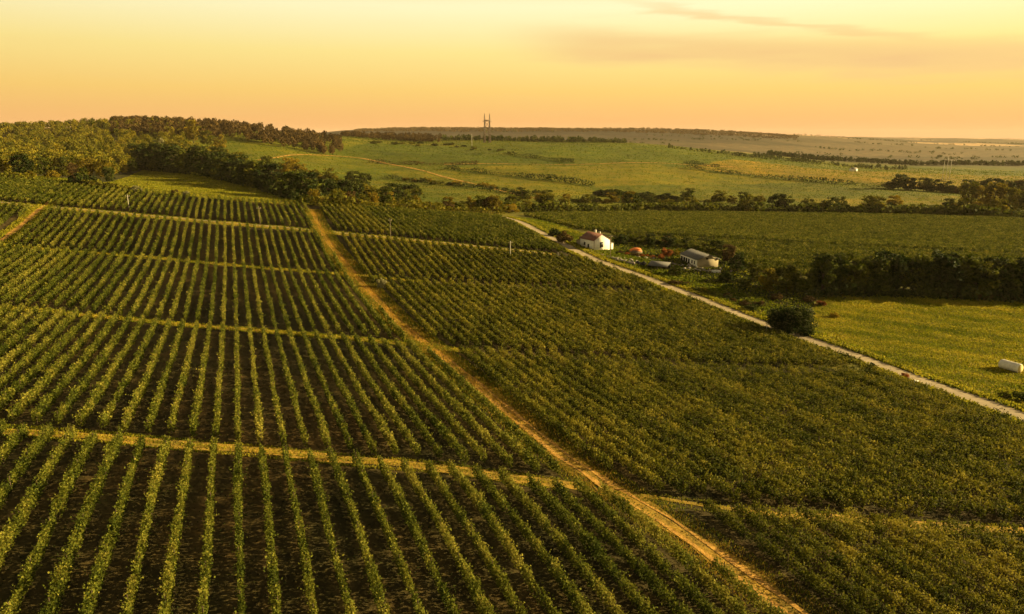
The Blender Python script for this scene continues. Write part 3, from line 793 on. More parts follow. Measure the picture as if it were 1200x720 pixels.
# ------------------------------------------------------------------ trees
def crown_mesh(name, kind, rng, mat, nleaf=900):
    """unit tree 1 m high: leaf faces gathered in clumps on limbs, uneven outline"""
    cl = []
    if kind == 'round':
        for k in range(32):
            z = .15 + .76 * rng.random(); rr = .36 * math.sqrt(max(.12, 1 - ((z - .50) / .52) ** 2)) * (.4 + .6 * rng.random()); a = rng.random() * 2 * PI
            cl.append((rr * math.cos(a), rr * math.sin(a), z, .085 + .06 * rng.random()))
    elif kind == 'tall':
        for k in range(24):
            z = .12 + .84 * rng.random(); rr = .20 * math.sqrt(max(.04, 1 - ((z - .5) / .54) ** 2)) * (.3 + .7 * rng.random()); a = rng.random() * 2 * PI
            cl.append((rr * math.cos(a), rr * math.sin(a), z, .07 + .05 * rng.random()))
    else:   # shrub, down to the ground
        for k in range(24):
            a = rng.random() * 2 * PI; rr = .62 * math.sqrt(rng.random()); z = .18 + .66 * rng.random() * math.sqrt(max(.05, 1 - (rr / .72) ** 2))
            cl.append((rr * math.cos(a), rr * math.sin(a), z, .15 + .08 * rng.random()))
    cl = np.array(cl); w = cl[:, 3] ** 2; ci = rng.choice(len(cl), nleaf, p=w / w.sum())
    d = rng.normal(size=(nleaf, 3)); d /= np.linalg.norm(d, axis=1)[:, None]
    P = cl[ci, :3] + d * (cl[ci, 3] * (.55 + .5 * rng.random(nleaf)))[:, None] * np.array((1, 1, .85))
    P[:, 2] = np.maximum(P[:, 2], .02)
    ct = rng.normal(size=len(cl)) * .12
    tint = np.clip(.42 + ct[ci] + rng.normal(size=nleaf) * .13, 0, 1)
    V = rand_quads(P, .062 * (.7 + .6 * rng.random(nleaf)) * (1.7 if kind == 'shrub' else 1), rng, 0, 1, .3)
    o = leaf_object(name, V, tint, mat)
    me = o.data; bpy.data.objects.remove(o); return me, cl
def trunk_mesh(cl, kind, rng):
    mb = MB(); top = .62 if kind != 'shrub' else .3
    r = .022 if kind != 'shrub' else .03
    mb.tube((0, 0, -.02), (.01, .005, top * .5), r, r * .75, 7); mb.tube((.01, .005, top * .5), (0, .01, top), r * .75, r * .35, 7)
    for c in cl[:7]:
        z0 = min(top, c[2] * .55); mb.tube((.005, .005, z0), tuple(c[:3]), r * .45, r * .12, 5)
    o = mb.build('trunk', M['bark']); me = o.data; bpy.data.objects.remove(o); return me
TREES = {}
def protos():
    rg = np.random.default_rng(21)
    for kind, nv, nl in (('round', 3, 1700), ('tall', 2, 1300), ('shrub', 3, 1400)):
        for v in range(nv):
            base_seed = int(rg.integers(1e6))
            tr = None
            for mname in ('olive', 'dark', 'green', 'yellow', 'rust', 'brown', 'pale'):
                r2 = np.random.default_rng(base_seed)
                me, cl = crown_mesh('crown', kind, r2, M[mname], nl)
                if tr is None: tr = trunk_mesh(cl, kind, np.random.default_rng(base_seed))
                TREES.setdefault((kind, mname), []).append((me, tr))
protos()
trng = np.random.default_rng(77)
n_tree = [0]
def plant(x, y, h, kind, mat, label, group=None, wide=1.0, cat='tree', name=None, sink=.1):
    me, tr = TREES[(kind, mat)][int(trng.integers(len(TREES[(kind, mat)])))]
    nm = name or {'round': 'tree', 'tall': 'tree', 'shrub': 'shrub'}[kind]
    r = empty(nm, (x, y, float(H(x, y)) - sink), trng.random() * 2 * PI)
    r.scale = (h * wide, h * wide * (.9 + .2 * trng.random()), h)
    link_obj('crown', me, r); link_obj('trunk', tr, r)
    n_tree[0] += 1
    return tag(r, label, cat, group)
def px_h(x, y, px):
    """height in metres that spans px picture pixels at that place"""
    dep = y * CP - (float(H(x, y)) - CAM_Z) * SP
    return px * dep / FPX

# wooded hill on the left: front trees one by one
def hill_trees():
    pts = []
    rg = np.random.default_rng(5)
    a_lo, a_hi = -.80, -.525
    tries = 0
    while len(pts) < 104 and tries < 9000:
        tries += 1
        yy = np.exp(np.log(338) + rg.random() ** 1.25 * (np.log(720) - np.log(338))); a = a_lo + (a_hi - a_lo) * rg.random(); x = a * yy
        if inpoly(np.array(x), np.array(yy), meadow_l): continue
        if a > -.56 and yy < 372: continue
        if all((x - p[0]) ** 2 + (yy - p[1]) ** 2 > (5.5 + (yy - 338) * .018) ** 2 for p in pts): pts.append((x, yy))
    pts.sort(key=lambda p: p[1])
    for i, (x, y) in enumerate(pts):
        m = rg.choice(['olive', 'green', 'yellow', 'olive', 'brown', 'dark'], p=[.34, .2, .22, .1, .09, .05])
        kind = rg.choice(['round', 'tall', 'shrub'], p=[.62, .22, .16]) if y > 365 else rg.choice(['shrub', 'round'], p=[.55, .45])
        h = (6.5 + 5 * rg.random()) if kind != 'shrub' else 3 + 2.5 * rg.random()
        w = 1.15 if kind == 'round' else 1.0
        look = {'olive': 'olive green', 'green': 'mid green', 'yellow': 'yellowing', 'brown': 'brownish autumn', 'dark': 'dark green'}[m]
        shp = {'round': 'round-crowned tree', 'tall': 'slim tree', 'shrub': 'low shrub'}[kind]
        where = 'at the foot of the wooded hill' if y < 420 else ('halfway up the wooded hill' if y < 560 else 'high on the wooded hill')
        plant(x, y, h, kind, m, '%s %s %s above the vine rows' % (look, shp, where), 'trees on the wooded hill', w, 'tree' if kind != 'shrub' else 'shrub')
hill_trees()
# the deeper wood as one mass
def woods(name, centres, heights, mats_tint, mat, nleaf, label, widef=.62):
    rg = np.random.default_rng(len(centres))
    Vs, Ts = [], []
    C = np.array(centres); h = np.array(heights); n = len(C)
    idx = np.repeat(np.arange(n), nleaf)
    d = rg.normal(size=(len(idx), 3)); d /= np.linalg.norm(d, axis=1)[:, None]
    rad = (.6 + .45 * rg.random(len(idx)))[:, None]
    wid = widef * (0.8 + .4 * rg.random(n))
    P = np.stack([C[idx, 0] + d[:, 0] * rad[:, 0] * h[idx] * wid[idx] * .5, C[idx, 1] + d[:, 1] * rad[:, 0] * h[idx] * wid[idx] * .5,
                  H(C[:, 0], C[:, 1])[idx] + h[idx] * (.56 + d[:, 2] * .44 * rad[:, 0])], 1)
    tt = np.clip(np.array(mats_tint)[idx] + rg.normal(size=len(idx)) * .13, 0, 1)
    V = rand_quads(P, h[idx] * (1.5 / math.sqrt(nleaf)) * (.7 + .6 * rg.random(len(idx))), rg, 0, 1, .3)
    o = leaf_object(name, V, tt, mat)
    return tag(o, label, 'wood', None, 'stuff')
def deep_wood():
    rg = np.random.default_rng(9)
    C, hh, tt = [], [], []
    for k in range(2600):
        yy = np.exp(np.log(470) + rg.random() * (np.log(1250) - np.log(470))); a = -.95 + .55 * rg.random()
        if a > (-.54 if yy < 690 else -.44) + .02 * math.sin(yy * .02) : continue
        C.append((a * yy, yy)); hh.append(8 + 5 * rg.random()); tt.append(.45 + .2 * rg.normal())
    woods('woods', C, hh, tt, M['olive'], 170, 'olive autumn wood covering the hill behind the vine rows')
    C, hh, tt = [], [], []
    for k in range(800):       # dark ridge wood left of the pylon
        a = -.56 + .46 * rg.random(); yy = 930 + 230 * rg.random() if a < -.24 else 1330 + 170 * rg.random()
        C.append((a * yy, yy)); hh.append(9 + 6 * rg.random() if a < -.26 else 7 + 6 * rg.random()); tt.append(.35 + .15 * rg.normal())
    woods('woods', C, hh, tt, M['brown'], 110, 'dark brown wood along the ridge left of the pylon')
    C, hh, tt = [], [], []
    for k in range(420):       # hedge line on the crest right of the pylon
        a = -.10 + .26 * rg.random() ** 1.0; yy = 1400 + 60 * rg.random() + 120 * max(0, a)
        C.append((a * yy, yy)); hh.append(5 + 7 * rg.random() ** 2); tt.append(.4 + .15 * rg.normal())
    for k in range(260):       # scattered clumps descending right from the crest
        a = .22 + .34 * rg.random(); yy = 1400 + 90 * rg.normal() * .3
        C.append((a * yy, yy)); hh.append(3 + 6 * rg.random() ** 2); tt.append(.35 + .15 * rg.normal())
    for k in range(520):       # dark tree line at the field's far edge on the right
        a = .36 + .45 * rg.random(); yy = 1620 + 40 * rg.random() + 500 * (a - .3)
        C.append((a * yy, yy)); hh.append(7 + 7 * rg.random()); tt.append(.2 + .1 * rg.normal())
    woods('woods', C, hh, tt, M['dark'], 36, 'dark tree line along the crest and the far edge of the fields')
    C, hh, tt = [], [], []
    for ln in range(46):       # lines of trees on the plain and the far hills
        a0 = -.2 + .95 * rg.random(); y0 = np.exp(np.log(2000) + rg.random() * (np.log(8000) - np.log(2000))); L0 = 150 + 700 * rg.random(); dr = .2 * rg.normal()
        for k in range(int(26)):
            t = rg.random() - .5; C.append((a0 * y0 + t * L0, y0 + t * L0 * dr + rg.normal() * 15)); hh.append(5 + 6 * rg.random()); tt.append(.3 + .15 * rg.normal())
    woods('woods', C, hh, tt, M['dark'], 18, 'far thin tree lines on the hazy plain', 1.3)
    C, hh, tt = [], [], []
    for k in range(2600):      # wooded far hill
        a = -.22 + .62 * rg.random(); yy = 3500 + 900 * rg.random(); C.append((a * yy, yy)); hh.append(7 + 7 * rg.random()); tt.append(.4 + .15 * rg.normal())
    woods('woods', C, hh, tt, M['brown'], 14, 'hazy brown wood on the far hill ridge', 1.8)
deep_wood()

# dark belt beyond the left meadow, hedge behind the vineyards, belt beyond the right meadow
def belt(px, n, hpx, kinds, mats, label, group, jitter=3.0, seed=1, wide=1.1, cat='tree', depth=0.0):
    rg = np.random.default_rng(seed); P = np.array(gpoly(px)); U = np.array([p[0] for p in px], float)
    for i in range(n):
        f = (i + .5) / n; u = U[0] + (U[-1] - U[0]) * f
        x = np.interp(u, U, P[:, 0]); y = np.interp(u, U, P[:, 1])
        x += rg.normal() * jitter * .6; y += abs(rg.normal()) * jitter + depth * rg.random()
        k = rg.choice(kinds); m = rg.choice(mats)
        lo, hi = hpx; h = px_h(x, y, lo + (hi - lo) * rg.random()) * (.55 if k == 'shrub' else 1)
        look = {'olive': 'olive', 'green': 'green', 'yellow': 'yellowing', 'brown': 'brownish', 'dark': 'dark', 'rust': 'rusty', 'pale': 'pale'}[m]
        what = 'shrub' if k == 'shrub' else ('slim tree' if k == 'tall' else 'tree')
        plant(x, y, h, k, m, label % (look, what, ordinal(i + 1)), group, wide, 'shrub' if k == 'shrub' else 'tree')
belt([(163, 199), (235, 205), (300, 221), (352, 236)], 34, (22, 34), ['round', 'round', 'shrub'], ['dark', 'dark', 'green'], '%s %s in the dark belt behind the hill meadow, %s from the wood', 'dark belt behind the meadow', 3, 31, 1.35, depth=5)
belt([(345, 232), (420, 237), (485, 239)], 20, (18, 27), ['round', 'round', 'shrub'], ['dark', 'dark', 'olive'], '%s %s past the end of the hill meadow, %s in line', 'trees past the end of the meadow', 3, 32, 1.35, depth=8)
belt([(168, 190), (240, 192), (320, 203), (430, 222)], 36, (15, 24), ['shrub', 'round'], ['olive', 'yellow', 'green'], '%s %s on the bank above the dark belt, %s from the wood', 'growth above the dark belt', 5, 33, 1.3, depth=8)
belt([(352, 238), (430, 243), (520, 247), (600, 250)], 44, (14, 24), ['shrub', 'shrub', 'round'], ['yellow', 'olive', 'green', 'brown'], '%s %s in the hedge behind the vine rows, %s from the meadow', 'hedge behind the vine rows', 3, 34, 1.2)
belt([(560, 247), (640, 250), (760, 249), (860, 250), (960, 251), (1060, 252), (1210, 257)], 92, (13, 23), ['shrub', 'shrub', 'round'], ['olive', 'olive', 'green', 'dark'], '%s %s in the hedge behind the vineyard field, %s from the road end', 'hedge behind the vineyard field', 5, 35, 1.35, depth=10)
belt([(1130, 240), (1165, 244), (1215, 250)], 6, (22, 30), ['round'], ['yellow', 'olive'], '%s %s rising over the far end of the vineyard hedge, %s in line', 'tall trees at the end of the hedge', 3, 36, 1.2)
belt([(955, 345), (1010, 344), (1080, 347), (1150, 350), (1250, 355)], 29, (34, 50), ['round', 'round', 'round'], ['dark', 'dark', 'green'], '%s %s of the tall belt behind the mown meadow, %s from the farmyard', 'tall belt behind the mown meadow', 2, 37, 1.2, depth=6)
belt([(990, 345), (1090, 349), (1215, 355)], 12, (12, 18), ['shrub'], ['dark', 'brown'], '%s %s at the foot of the tall meadow belt, %s from the farmyard', 'undergrowth of the tall belt', 1, 38, 1.4)
belt([(700, 229), (760, 233), (800, 238)], 16, (12, 18), ['shrub'], ['dark'], '%s %s of the dark thicket in the far fields, %s from its pylon end', 'thicket in the far fields', 4, 39, 1.6)
belt([(1045, 222), (1120, 227), (1215, 229)], 22, (13, 20), ['shrub', 'round'], ['dark', 'dark', 'brown'], '%s %s of the hedge below the three-pole mast, %s in line', 'hedge below the three-pole mast', 5, 40, 1.5)
belt([(585, 236), (680, 240), (790, 240), (900, 241)], 34, (9, 17), ['shrub', 'shrub', 'round'], ['olive', 'yellow', 'green'], '%s %s of the loose scrub band below the dark thicket, %s from the path', 'loose scrub band below the thicket', 6, 44, 1.5, depth=34)
belt([(470, 214), (560, 222), (650, 232)], 20, (6, 12), ['shrub'], ['olive', 'green', 'yellow'], '%s %s scattered below the lower field path, %s along it', 'scrub below the field path', 6, 45, 1.5, depth=26)
belt([(432, 170), (520, 173), (600, 182)], 22, (4, 8), ['shrub'], ['green', 'olive', 'dark'], '%s %s dotted over the slope under the pylon, %s from the ridge wood', 'bushes under the pylon', 10, 46, 1.4, depth=60)
belt([(960, 246), (1060, 247), (1200, 251)], 18, (10, 18), ['shrub', 'round'], ['olive', 'yellow', 'green'], '%s %s just beyond the vineyard hedge, %s in line', 'growth beyond the vineyard hedge', 5, 47, 1.3, depth=20)
belt([(790, 334), (840, 349), (893, 364)], 16, (7, 13), ['shrub'], ['dark', 'brown', 'olive', 'green'], '%s %s on the rough verge between farmyard and big bush, %s along the road', 'rough verge shrubs', 1.5, 41, 1.4, depth=4)
belt([(722, 283), (780, 288), (850, 294)], 15, (9, 15), ['shrub', 'shrub', 'round'], ['dark', 'brown', 'green'], '%s %s along the back of the farmyard, %s from the white house', 'growth at the back of the farmyard', 1, 42, 1.3)
belt([(724, 297), (745, 301), (768, 303)], 7, (6, 10), ['shrub'], ['brown', 'dark', 'rust'], '%s %s amid the clutter in front of the orange tarp, %s from the house', 'shrubs in the yard clutter', 1, 43, 1.2)
# thin dark hedges between the far fields, one object each
def hedge(px, hpx, label, n=420, mat='dark'):
    P = np.array(gpoly(px)); rg = np.random.default_rng(int(px[0][0]) + n); seg = np.hypot(*np.diff(P, axis=0).T); d = np.concatenate([[0], np.cumsum(seg)])
    m = max(n, int(d[-1] * 7)); t = d[-1] * rg.random(m); x = np.interp(t, d, P[:, 0]); y = np.interp(t, d, P[:, 1])
    hh = px_h(x.mean(), y.mean(), hpx) * (.55 + .45 * np.sin(t * .05 + 2 * np.sin(t * .021)) ** 2)
    f = rg.random(m); x = x + rg.normal(size=m) * hh * .25; y = y + rg.normal(size=m) * hh * .3
    Q = np.stack([x, y, H(x, y) + f * hh], 1)
    o = leaf_object('hedge', rand_quads(Q, .28 * hh * (.7 + .6 * rg.random(m)), rg, 0, 1, .3), np.clip(.4 + .16 * rg.normal(size=m), 0, 1), M[mat])
    tag(o, label, 'hedge', 'field hedges and undergrowth')
hedge([(520, 198), (600, 207), (697, 219)], 6.5, 'thin dark hedge running slantwise between the path and the thicket')
hedge([(450, 208), (540, 219), (640, 234)], 5.5, 'thin hedge along the lower field path left of the thicket')
hedge([(590, 181), (630, 186), (672, 191)], 5.0, 'short low hedge below the pylon crest')
hedge([(800, 197), (870, 206), (960, 214), (1040, 220)], 6.0, 'long low hedge descending below the tiny white hut')
hedge([(855, 182), (905, 187), (960, 193)], 5.0, 'bushy hedge on the crest beyond the golden field')
hedge([(430, 191), (500, 194), (560, 193)], 5.0, 'low hedge under the wooded ridge', 300, 'brown')
hedge([(800, 192), (820, 194), (842, 197)], 5.0, 'short dark hedge left of the golden field')
hedge([(352, 240), (430, 245), (520, 249), (590, 252)], 13, 'olive undergrowth hedge between the vine rows and the lower field path', 1500, 'olive')
hedge([(560, 247), (640, 250), (760, 249), (860, 250)], 13, 'dense green undergrowth hedge behind the vineyard field, the half nearer the road', 2400, 'green')
hedge([(860, 250), (960, 251), (1060, 252), (1230, 258)], 13, 'dense green undergrowth hedge behind the vineyard field, the half far from the road', 2400, 'green')
hedge([(165, 199), (235, 206), (300, 221), (352, 237)], 13, 'dark undergrowth along the foot of the belt by the hill meadow', 1800)
hedge([(345, 234), (420, 239), (490, 242)], 10, 'dark undergrowth past the end of the hill meadow', 900)
hedge([(945, 349), (1010, 347), (1080, 349), (1150, 352), (1260, 358)], 16, 'dark undergrowth along the foot of the tall meadow belt', 1800)
hedge([(-30, 208), (60, 214), (120, 222), (165, 226)], 9, 'olive undergrowth at the foot of the wooded hill above the rows', 1500, 'olive')
# growth round the farmyard
yard_list = [
    (662, 285, 15, 'shrub', 'brown', 1.2, 'brown shrub against the back of the white house beside the road'),
    (650, 277, 10, 'shrub', 'dark', 1.3, 'dark shrub on the road verge just behind the white house'),
    (727, 286, 13, 'shrub', 'dark', 1.2, 'dark shrub behind the small white lean-to of the house'),
    (736, 283, 11, 'shrub', 'green', 1.2, 'green shrub between the white house and the orange tarp'),
    (762, 288, 14, 'round', 'dark', 1.2, 'dark tree behind the orange tarp heap'),
    (783, 291, 17, 'round', 'dark', 1.2, 'dark round tree behind the red-leaved shrub'),
    (781, 301, 12, 'shrub', 'rust', 1.1, 'red-leaved shrub in front of the dark round tree'),
    (775, 304, 7, 'shrub', 'rust', 1.1, 'small red-leaved shrub next to the grey shed roof'),
    (793, 300, 9, 'shrub', 'yellow', 1.0, 'yellow shrub at the end of the grey-roofed barn'),
    (806, 286, 9, 'shrub', 'dark', 1.5, 'dark low shrub behind the left end of the barn roof'),
    (826, 286, 9, 'shrub', 'dark', 1.6, 'dark low shrub behind the middle of the barn roof'),
    (843, 296, 14, 'round', 'dark', 1.3, 'dark tree behind the beige gable of the barn'),
    (853, 309, 22, 'round', 'brown', 1.1, 'brown tree beside the beige gable of the barn'),
    (864, 318, 22, 'round', 'dark', 1.1, 'dark tree to the right of the barn, before the olive trees'),
    (852, 331, 14, 'shrub', 'dark', 1.2, 'dark green bush in the grass below the barn gable'),
    (791, 323, 13, 'shrub', 'green', 1.1, 'bright green bush in front of the grey shed roof'),
    (871, 336, 12, 'shrub', 'green', 1.2, 'green bush on the slope below the olive trees'),
    (886, 330, 21, 'round', 'olive', 1.1, 'olive tree beside the yellow tree at the yard end'),
    (901, 343, 28, 'round', 'yellow', 1.0, 'yellow autumn tree at the end of the farmyard'),
    (921, 341, 30, 'round', 'olive', 1.1, 'tall olive tree between the yellow tree and the belt'),
    (938, 342, 22, 'shrub', 'green', 1.2, 'green bush where the tall belt starts'),
    (910, 352, 9, 'shrub', 'brown', 1.5, 'brown low shrub under the yellow autumn tree'),
    (948, 354, 8, 'shrub', 'brown', 1.6, 'brown low shrub in the corner of the mown meadow'),
    (962, 358, 7, 'shrub', 'rust', 1.6, 'rusty low shrub on the meadow edge behind the big bush'),
    (890, 359, 8, 'shrub', 'brown', 1.5, 'brown low shrub on the verge before the big bush'),
    (880, 364, 9, 'shrub', 'dark', 1.4, 'dark low shrub on the verge beside the road'),
    (978, 372, 7, 'shrub', 'yellow', 1.4, 'straw-coloured tuft standing alone in the mown meadow'),
    (1022, 436, 12, 'shrub', 'dark', .9, 'dark small bush at the end of the vine rows by the road'),
    (448, 338, 14, 'shrub', 'pale', .75, 'pale grey bush beside the dirt track'),
    (1196, 470, 14, 'shrub', 'green', 1.3, 'green bush on the road verge below the white bale'),
    (1176, 466, 9, 'shrub', 'olive', 1.4, 'olive low bush on the verge next to the green bush'),
    (1060, 443, 7, 'shrub', 'rust', 1.3, 'rusty low shrub on the meadow side of the road'),
    (95, 218, 16, 'shrub', 'dark', 1.5, 'dark domed bush just above the vine rows on the hill'),
    (108, 219, 13, 'shrub', 'dark', 1.5, 'dark domed bush beside the larger one above the hill rows'),
    (130, 223, 9, 'shrub', 'olive', 1.5, 'olive bush at the corner of the hill meadow'),
    (160, 226, 9, 'shrub', 'pale', 1.2, 'pale feathery bush at the edge of the hill meadow'),
    (205, 229, 8, 'shrub', 'brown', 1.1, 'brown bush on the meadow edge next to the pale one'),
    (218, 231, 8, 'shrub', 'pale', 1.1, 'pale bush on the meadow edge next to the brown one'),
    (278, 237, 6, 'shrub', 'yellow', 1.2, 'yellow bush alone on the lower edge of the hill meadow'),
    (227, 168, 26, 'round', 'yellow', .9, 'tall yellow tree standing above the skyline of the wood'),
    (243, 172, 18, 'round', 'olive', 1.1, 'olive tree beside the tall yellow skyline tree'),
    (258, 175, 16, 'round', 'yellow', 1.2, 'yellow round tree at the right end of the wood'),
    (190, 176, 14, 'tall', 'pale', .9, 'pale slim tree in a gap of the wood'),
    (201, 178, 11, 'tall', 'yellow', .9, 'yellow slim tree next to the pale slim one'),
]
for u, v, hp, k, m, w, lab in yard_list:
    x, y = at(u, v); h = px_h(x, y, hp)
    plant(x, y, h * (1.05 if k != 'shrub' else 1.05), k, m, lab, None, w if k != 'shrub' else w * .75, 'tree' if k != 'shrub' else 'shrub')
# the big dark bush by the road, denser than the others
def big_bush():
    x, y = at(926, 390); h = px_h(x, y, 36)
    rg = np.random.default_rng(404)
    r = empty('bush', (x, y, float(H(x, y)) - .1))
    cl = []
    for k in range(90):
        a = rg.random() * 2 * PI; rr = .60 * math.sqrt(rg.random()); z = .08 + .80 * rg.random() * (max(.3, 1 - (rr / .80) ** 4)) * (.86 + .2 * math.sin(2.3 * a + 1) * rr / .6)
        cl.append((rr * math.cos(a) * 1.1, rr * math.sin(a), z, .12 + .07 * rg.random()))
    cl = np.array(cl); n = 15000; ci = rg.integers(len(cl), size=n)
    d = rg.normal(size=(n, 3)); d /= np.linalg.norm(d, axis=1)[:, None]
    P = cl[ci, :3] + d * (cl[ci, 3] * (.5 + .55 * rg.random(n)))[:, None]; P[:, 2] = np.maximum(P[:, 2], .03)
    V = rand_quads(P * h, .045 * h * (.7 + .6 * rg.random(n)), rg, 0, 1, .3)
    leaf_object('crown', V, np.clip(.35 + rg.normal(size=len(cl))[ci] * .1 + rg.normal(size=n) * .12, 0, 1), M['bush'], r)
    mb = MB()
    for c in cl[:14]: mb.tube((rg.normal() * .1, rg.normal() * .1, -.1), tuple(c[:3] * h), .10, .03, 6)
    mb.build('trunk', M['bark'], r)
    tag(r, 'big dark dense bush on the edge of the gravel road and mown meadow', 'bush')
big_bush()

# ------------------------------------------------------------------ buildings
def ground_z(x, y): return float(H(x, y))
def gable_prism(mb, w, d, eave, peak):
    """walls with two gables; gable ends at x = +-w/2, ridge along x"""
    pts = [(-w/2, -d/2, -.6), (-w/2, d/2, -.6), (-w/2, d/2, eave), (-w/2, 0, peak), (-w/2, -d/2, eave)]
    mb.prism(pts, (w, 0, 0))
def slab(mb, a, b, c, d, t):
    """roof plane through four corners, given thickness upwards"""
    A, B, C, D = (Vector(p) for p in (a, b, c, d)); n = (B - A).cross(D - A).normalized() * t
    mb.add([A, B, C, D, A + n, B + n, C + n, D + n], [(0,3,2,1),(4,5,6,7),(0,1,5,4),(1,2,6,5),(2,3,7,6),(3,0,4,7)])
def farmhouse():
    x, y = at(697, 291)
    rz = math.radians(-60)             # ridge direction, gable towards the sun side
    r = empty('farmhouse', (x, y, ground_z(x, y)), rz)
    tag(r, 'white farmhouse with red tiled roof where the lane meets the gravel road', 'house')
    W, D, E, P = 9.2, 7.6, 3.8, 6.0
    mb = MB(); gable_prism(mb, W, D, E, P); wall = mb.build('wall', M['wall'], r)
    rf = MB(); o = .35; k = (P - E) / (D / 2)
    for sgn in (-1, 1):
        pts = [(-W/2 - .3, 0, P + .06), (W/2 + .15, 0, P + .06), (W/2 + .15, sgn * (D/2 + o), E - k * o + .06), (-W/2 - .3, sgn * (D/2 + o), E - k * o + .06)]
        if sgn > 0: pts = pts[::-1]
        if sgn < 0: pts = pts[::-1]; pts = [pts[1], pts[0], pts[3], pts[2]] if False else pts
        A, B, C, Dd = pts
        if (Vector(B) - Vector(A)).cross(Vector(Dd) - Vector(A)).z < 0: pts = pts[::-1]
        slab(rf, *pts, .16)
    roof = rf.build('roof', M['tile'], r)
    c1 = MB(); c1.box((-1.2, .9, P + .1), (.7, .7, 1.7)); c1.box((-1.2, .9, P + 1.0), (.85, .85, .14)); c1.build('chimney', M['concrete'], roof)
    c2 = MB(); c2.box((2.1, .6, P + .05), (.5, .5, 1.2)); c2.box((2.1, .6, P + .7), (.62, .62, .1)); c2.build('chimney', M['concrete'], roof)
    # gable window (faces +x), with frame and sill
    def window(cx, cy, z, w, h, face):
        f = MB(); g = MB(); s = MB()
        if face == 'x':
            X = W / 2
            f.box((X + .02, cy, z), (.08, w + .24, h + .24)); g.box((X + .045, cy, z), (.06, w, h)); s.box((X + .08, cy, z - h/2 - .16), (.2, w + .4, .08))
            f.box((X + .07, cy, z), (.05, .07, h)); 
        else:
            Yv = -D / 2
            f.box((cx, Yv - .02, z), (w + .2, .08, h + .2)); g.box((cx, Yv - .045, z), (w, .06, h)); s.box((cx, Yv - .08, z - h/2 - .14), (w + .3, .2, .08))
            f.box((cx, Yv - .07, z), (.07, .05, h))
        wf = f.build('window', M['darkwood'], r); g.build('pane', M['glass'], wf); s.build('sill', M['wall'], wf)
    window(0, -.2, 1.95, 1.35, 1.9, 'x')
    window(-1.6, 0, 1.9, .9, 1.1, 'y')
    dm = MB(); dm.box((.9, -D/2 - .02, 1.0), (1.0, .1, 2.1)); door = dm.build('door', M['darkwood'], r)
    hm = MB(); hm.box((1.25, -D/2 - .1, 1.0), (.05, .1, .14)); hm.build('handle', M['steel'], door)
    pl = MB(); pl.tube((W/2 + .07, -D/2 - .06, 0), (W/2 + .07, -D/2 - .06, E), .09, .09, 8); pl.build('drainpipe', M['darkwood'], r)
    ba = MB(); ba.box((0, 0, -.1), (W + .16, D + .16, .7)); ba.build('plinth', M['concrete'], r)
    # lean-to at the back and the small white annex at the sunny side
    an = MB(); an.prism([(-W/2 - 3.4, -D/2 + .5, -.6), (-W/2 - .01, -D/2 + .5, -.6), (-W/2 - .01, -D/2 + .5, 3.3), (-W/2 - 3.4, -D/2 + .5, 2.3)], (0, D - 1.4, 0))
    an.build('lean_to', M['stone'], r)
    ar = MB(); slab(ar, (-W/2 - 3.7, -D/2 + .3, 2.26), (-W/2 - .02, -D/2 + .3, 3.36), (-W/2 - .02, D/2 - .6, 3.36), (-W/2 - 3.7, D/2 - .6, 2.26), .12); ar.build('lean_to_roof', M['tile'], r)
    sx = MB(); sx.prism([(W/2 - 3.2, D/2 + .01, -.6), (W/2 - .4, D/2 + .01, -.6), (W/2 - .4, D/2 + .01, 2.1), (W/2 - 3.2, D/2 + .01, 2.1)], (0, 2.0, 0)); sx.build('annex', M['wall'], r)
    sr = MB(); sr.box((W/2 - 1.8, D/2 + 1.05, 2.18), (3.1, 2.2, .14)); sr.build('annex_roof', M['grey'], r)
farmhouse()
def barn():
    x, y = at(819, 309)
    rz = math.radians(-78)
    r = empty('barn', (x, y, ground_z(x, y)), rz)
    tag(r, 'old barn with grey roof, white front posts and beige gable in the farmyard', 'barn')
    W, D, E, P = 13.6, 8.4, 2.7, 4.3
    mb = MB(); gable_prism(mb, W, D, E, P); mb.build('gable_wall', M['wall2'], r)
    fw = MB(); fw.box((0, -D/2 - .06, E/2 - .3), (W, .12, E + .5)); fw.build('front_wall', M['wall'], r)
    op = [(-5.6, 1.5, 1.9, 1.1), (-3.5, 1.5, 1.7, 1.2), (-1.6, 1.4, 1.5, 1.3), (.4, 1.2, 2.1, 1.0), (2.9, .9, 1.2, 1.4), (4.9, .9, 1.2, 1.4)]
    for k, (cx, w, h, z) in enumerate(op):
        o = MB(); o.box((cx, -D/2 - .1, z), (w, .12, h)); o.build('window', M['glass'], r)
    rf = MB(); k = (P - E) / (D / 2); o = .35
    for sgn in (-1, 1):
        pts = [(-W/2 - .4, 0, P + .05), (W/2 + .7, 0, P + .05), (W/2 + .7, sgn * (D/2 + o), E - k * o + .05), (-W/2 - .4, sgn * (D/2 + o), E - k * o + .05)]
        if (Vector(pts[1]) - Vector(pts[0])).cross(Vector(pts[3]) - Vector(pts[0])).z < 0: pts = pts[::-1]
        slab(rf, *pts, .24)
    roof = rf.build('roof', M['slate'], r)
    rb = MB(); rb.box((0, 0, P + .22), (W + .5, .4, .1)); rb.build('ridge_cap', M['grey'], roof)
    po = MB(); po.box((W/2 + .08, -.4, 3.0), (.12, .9, .7)); po.build('hatch', M['darkwood'], r)
barn()
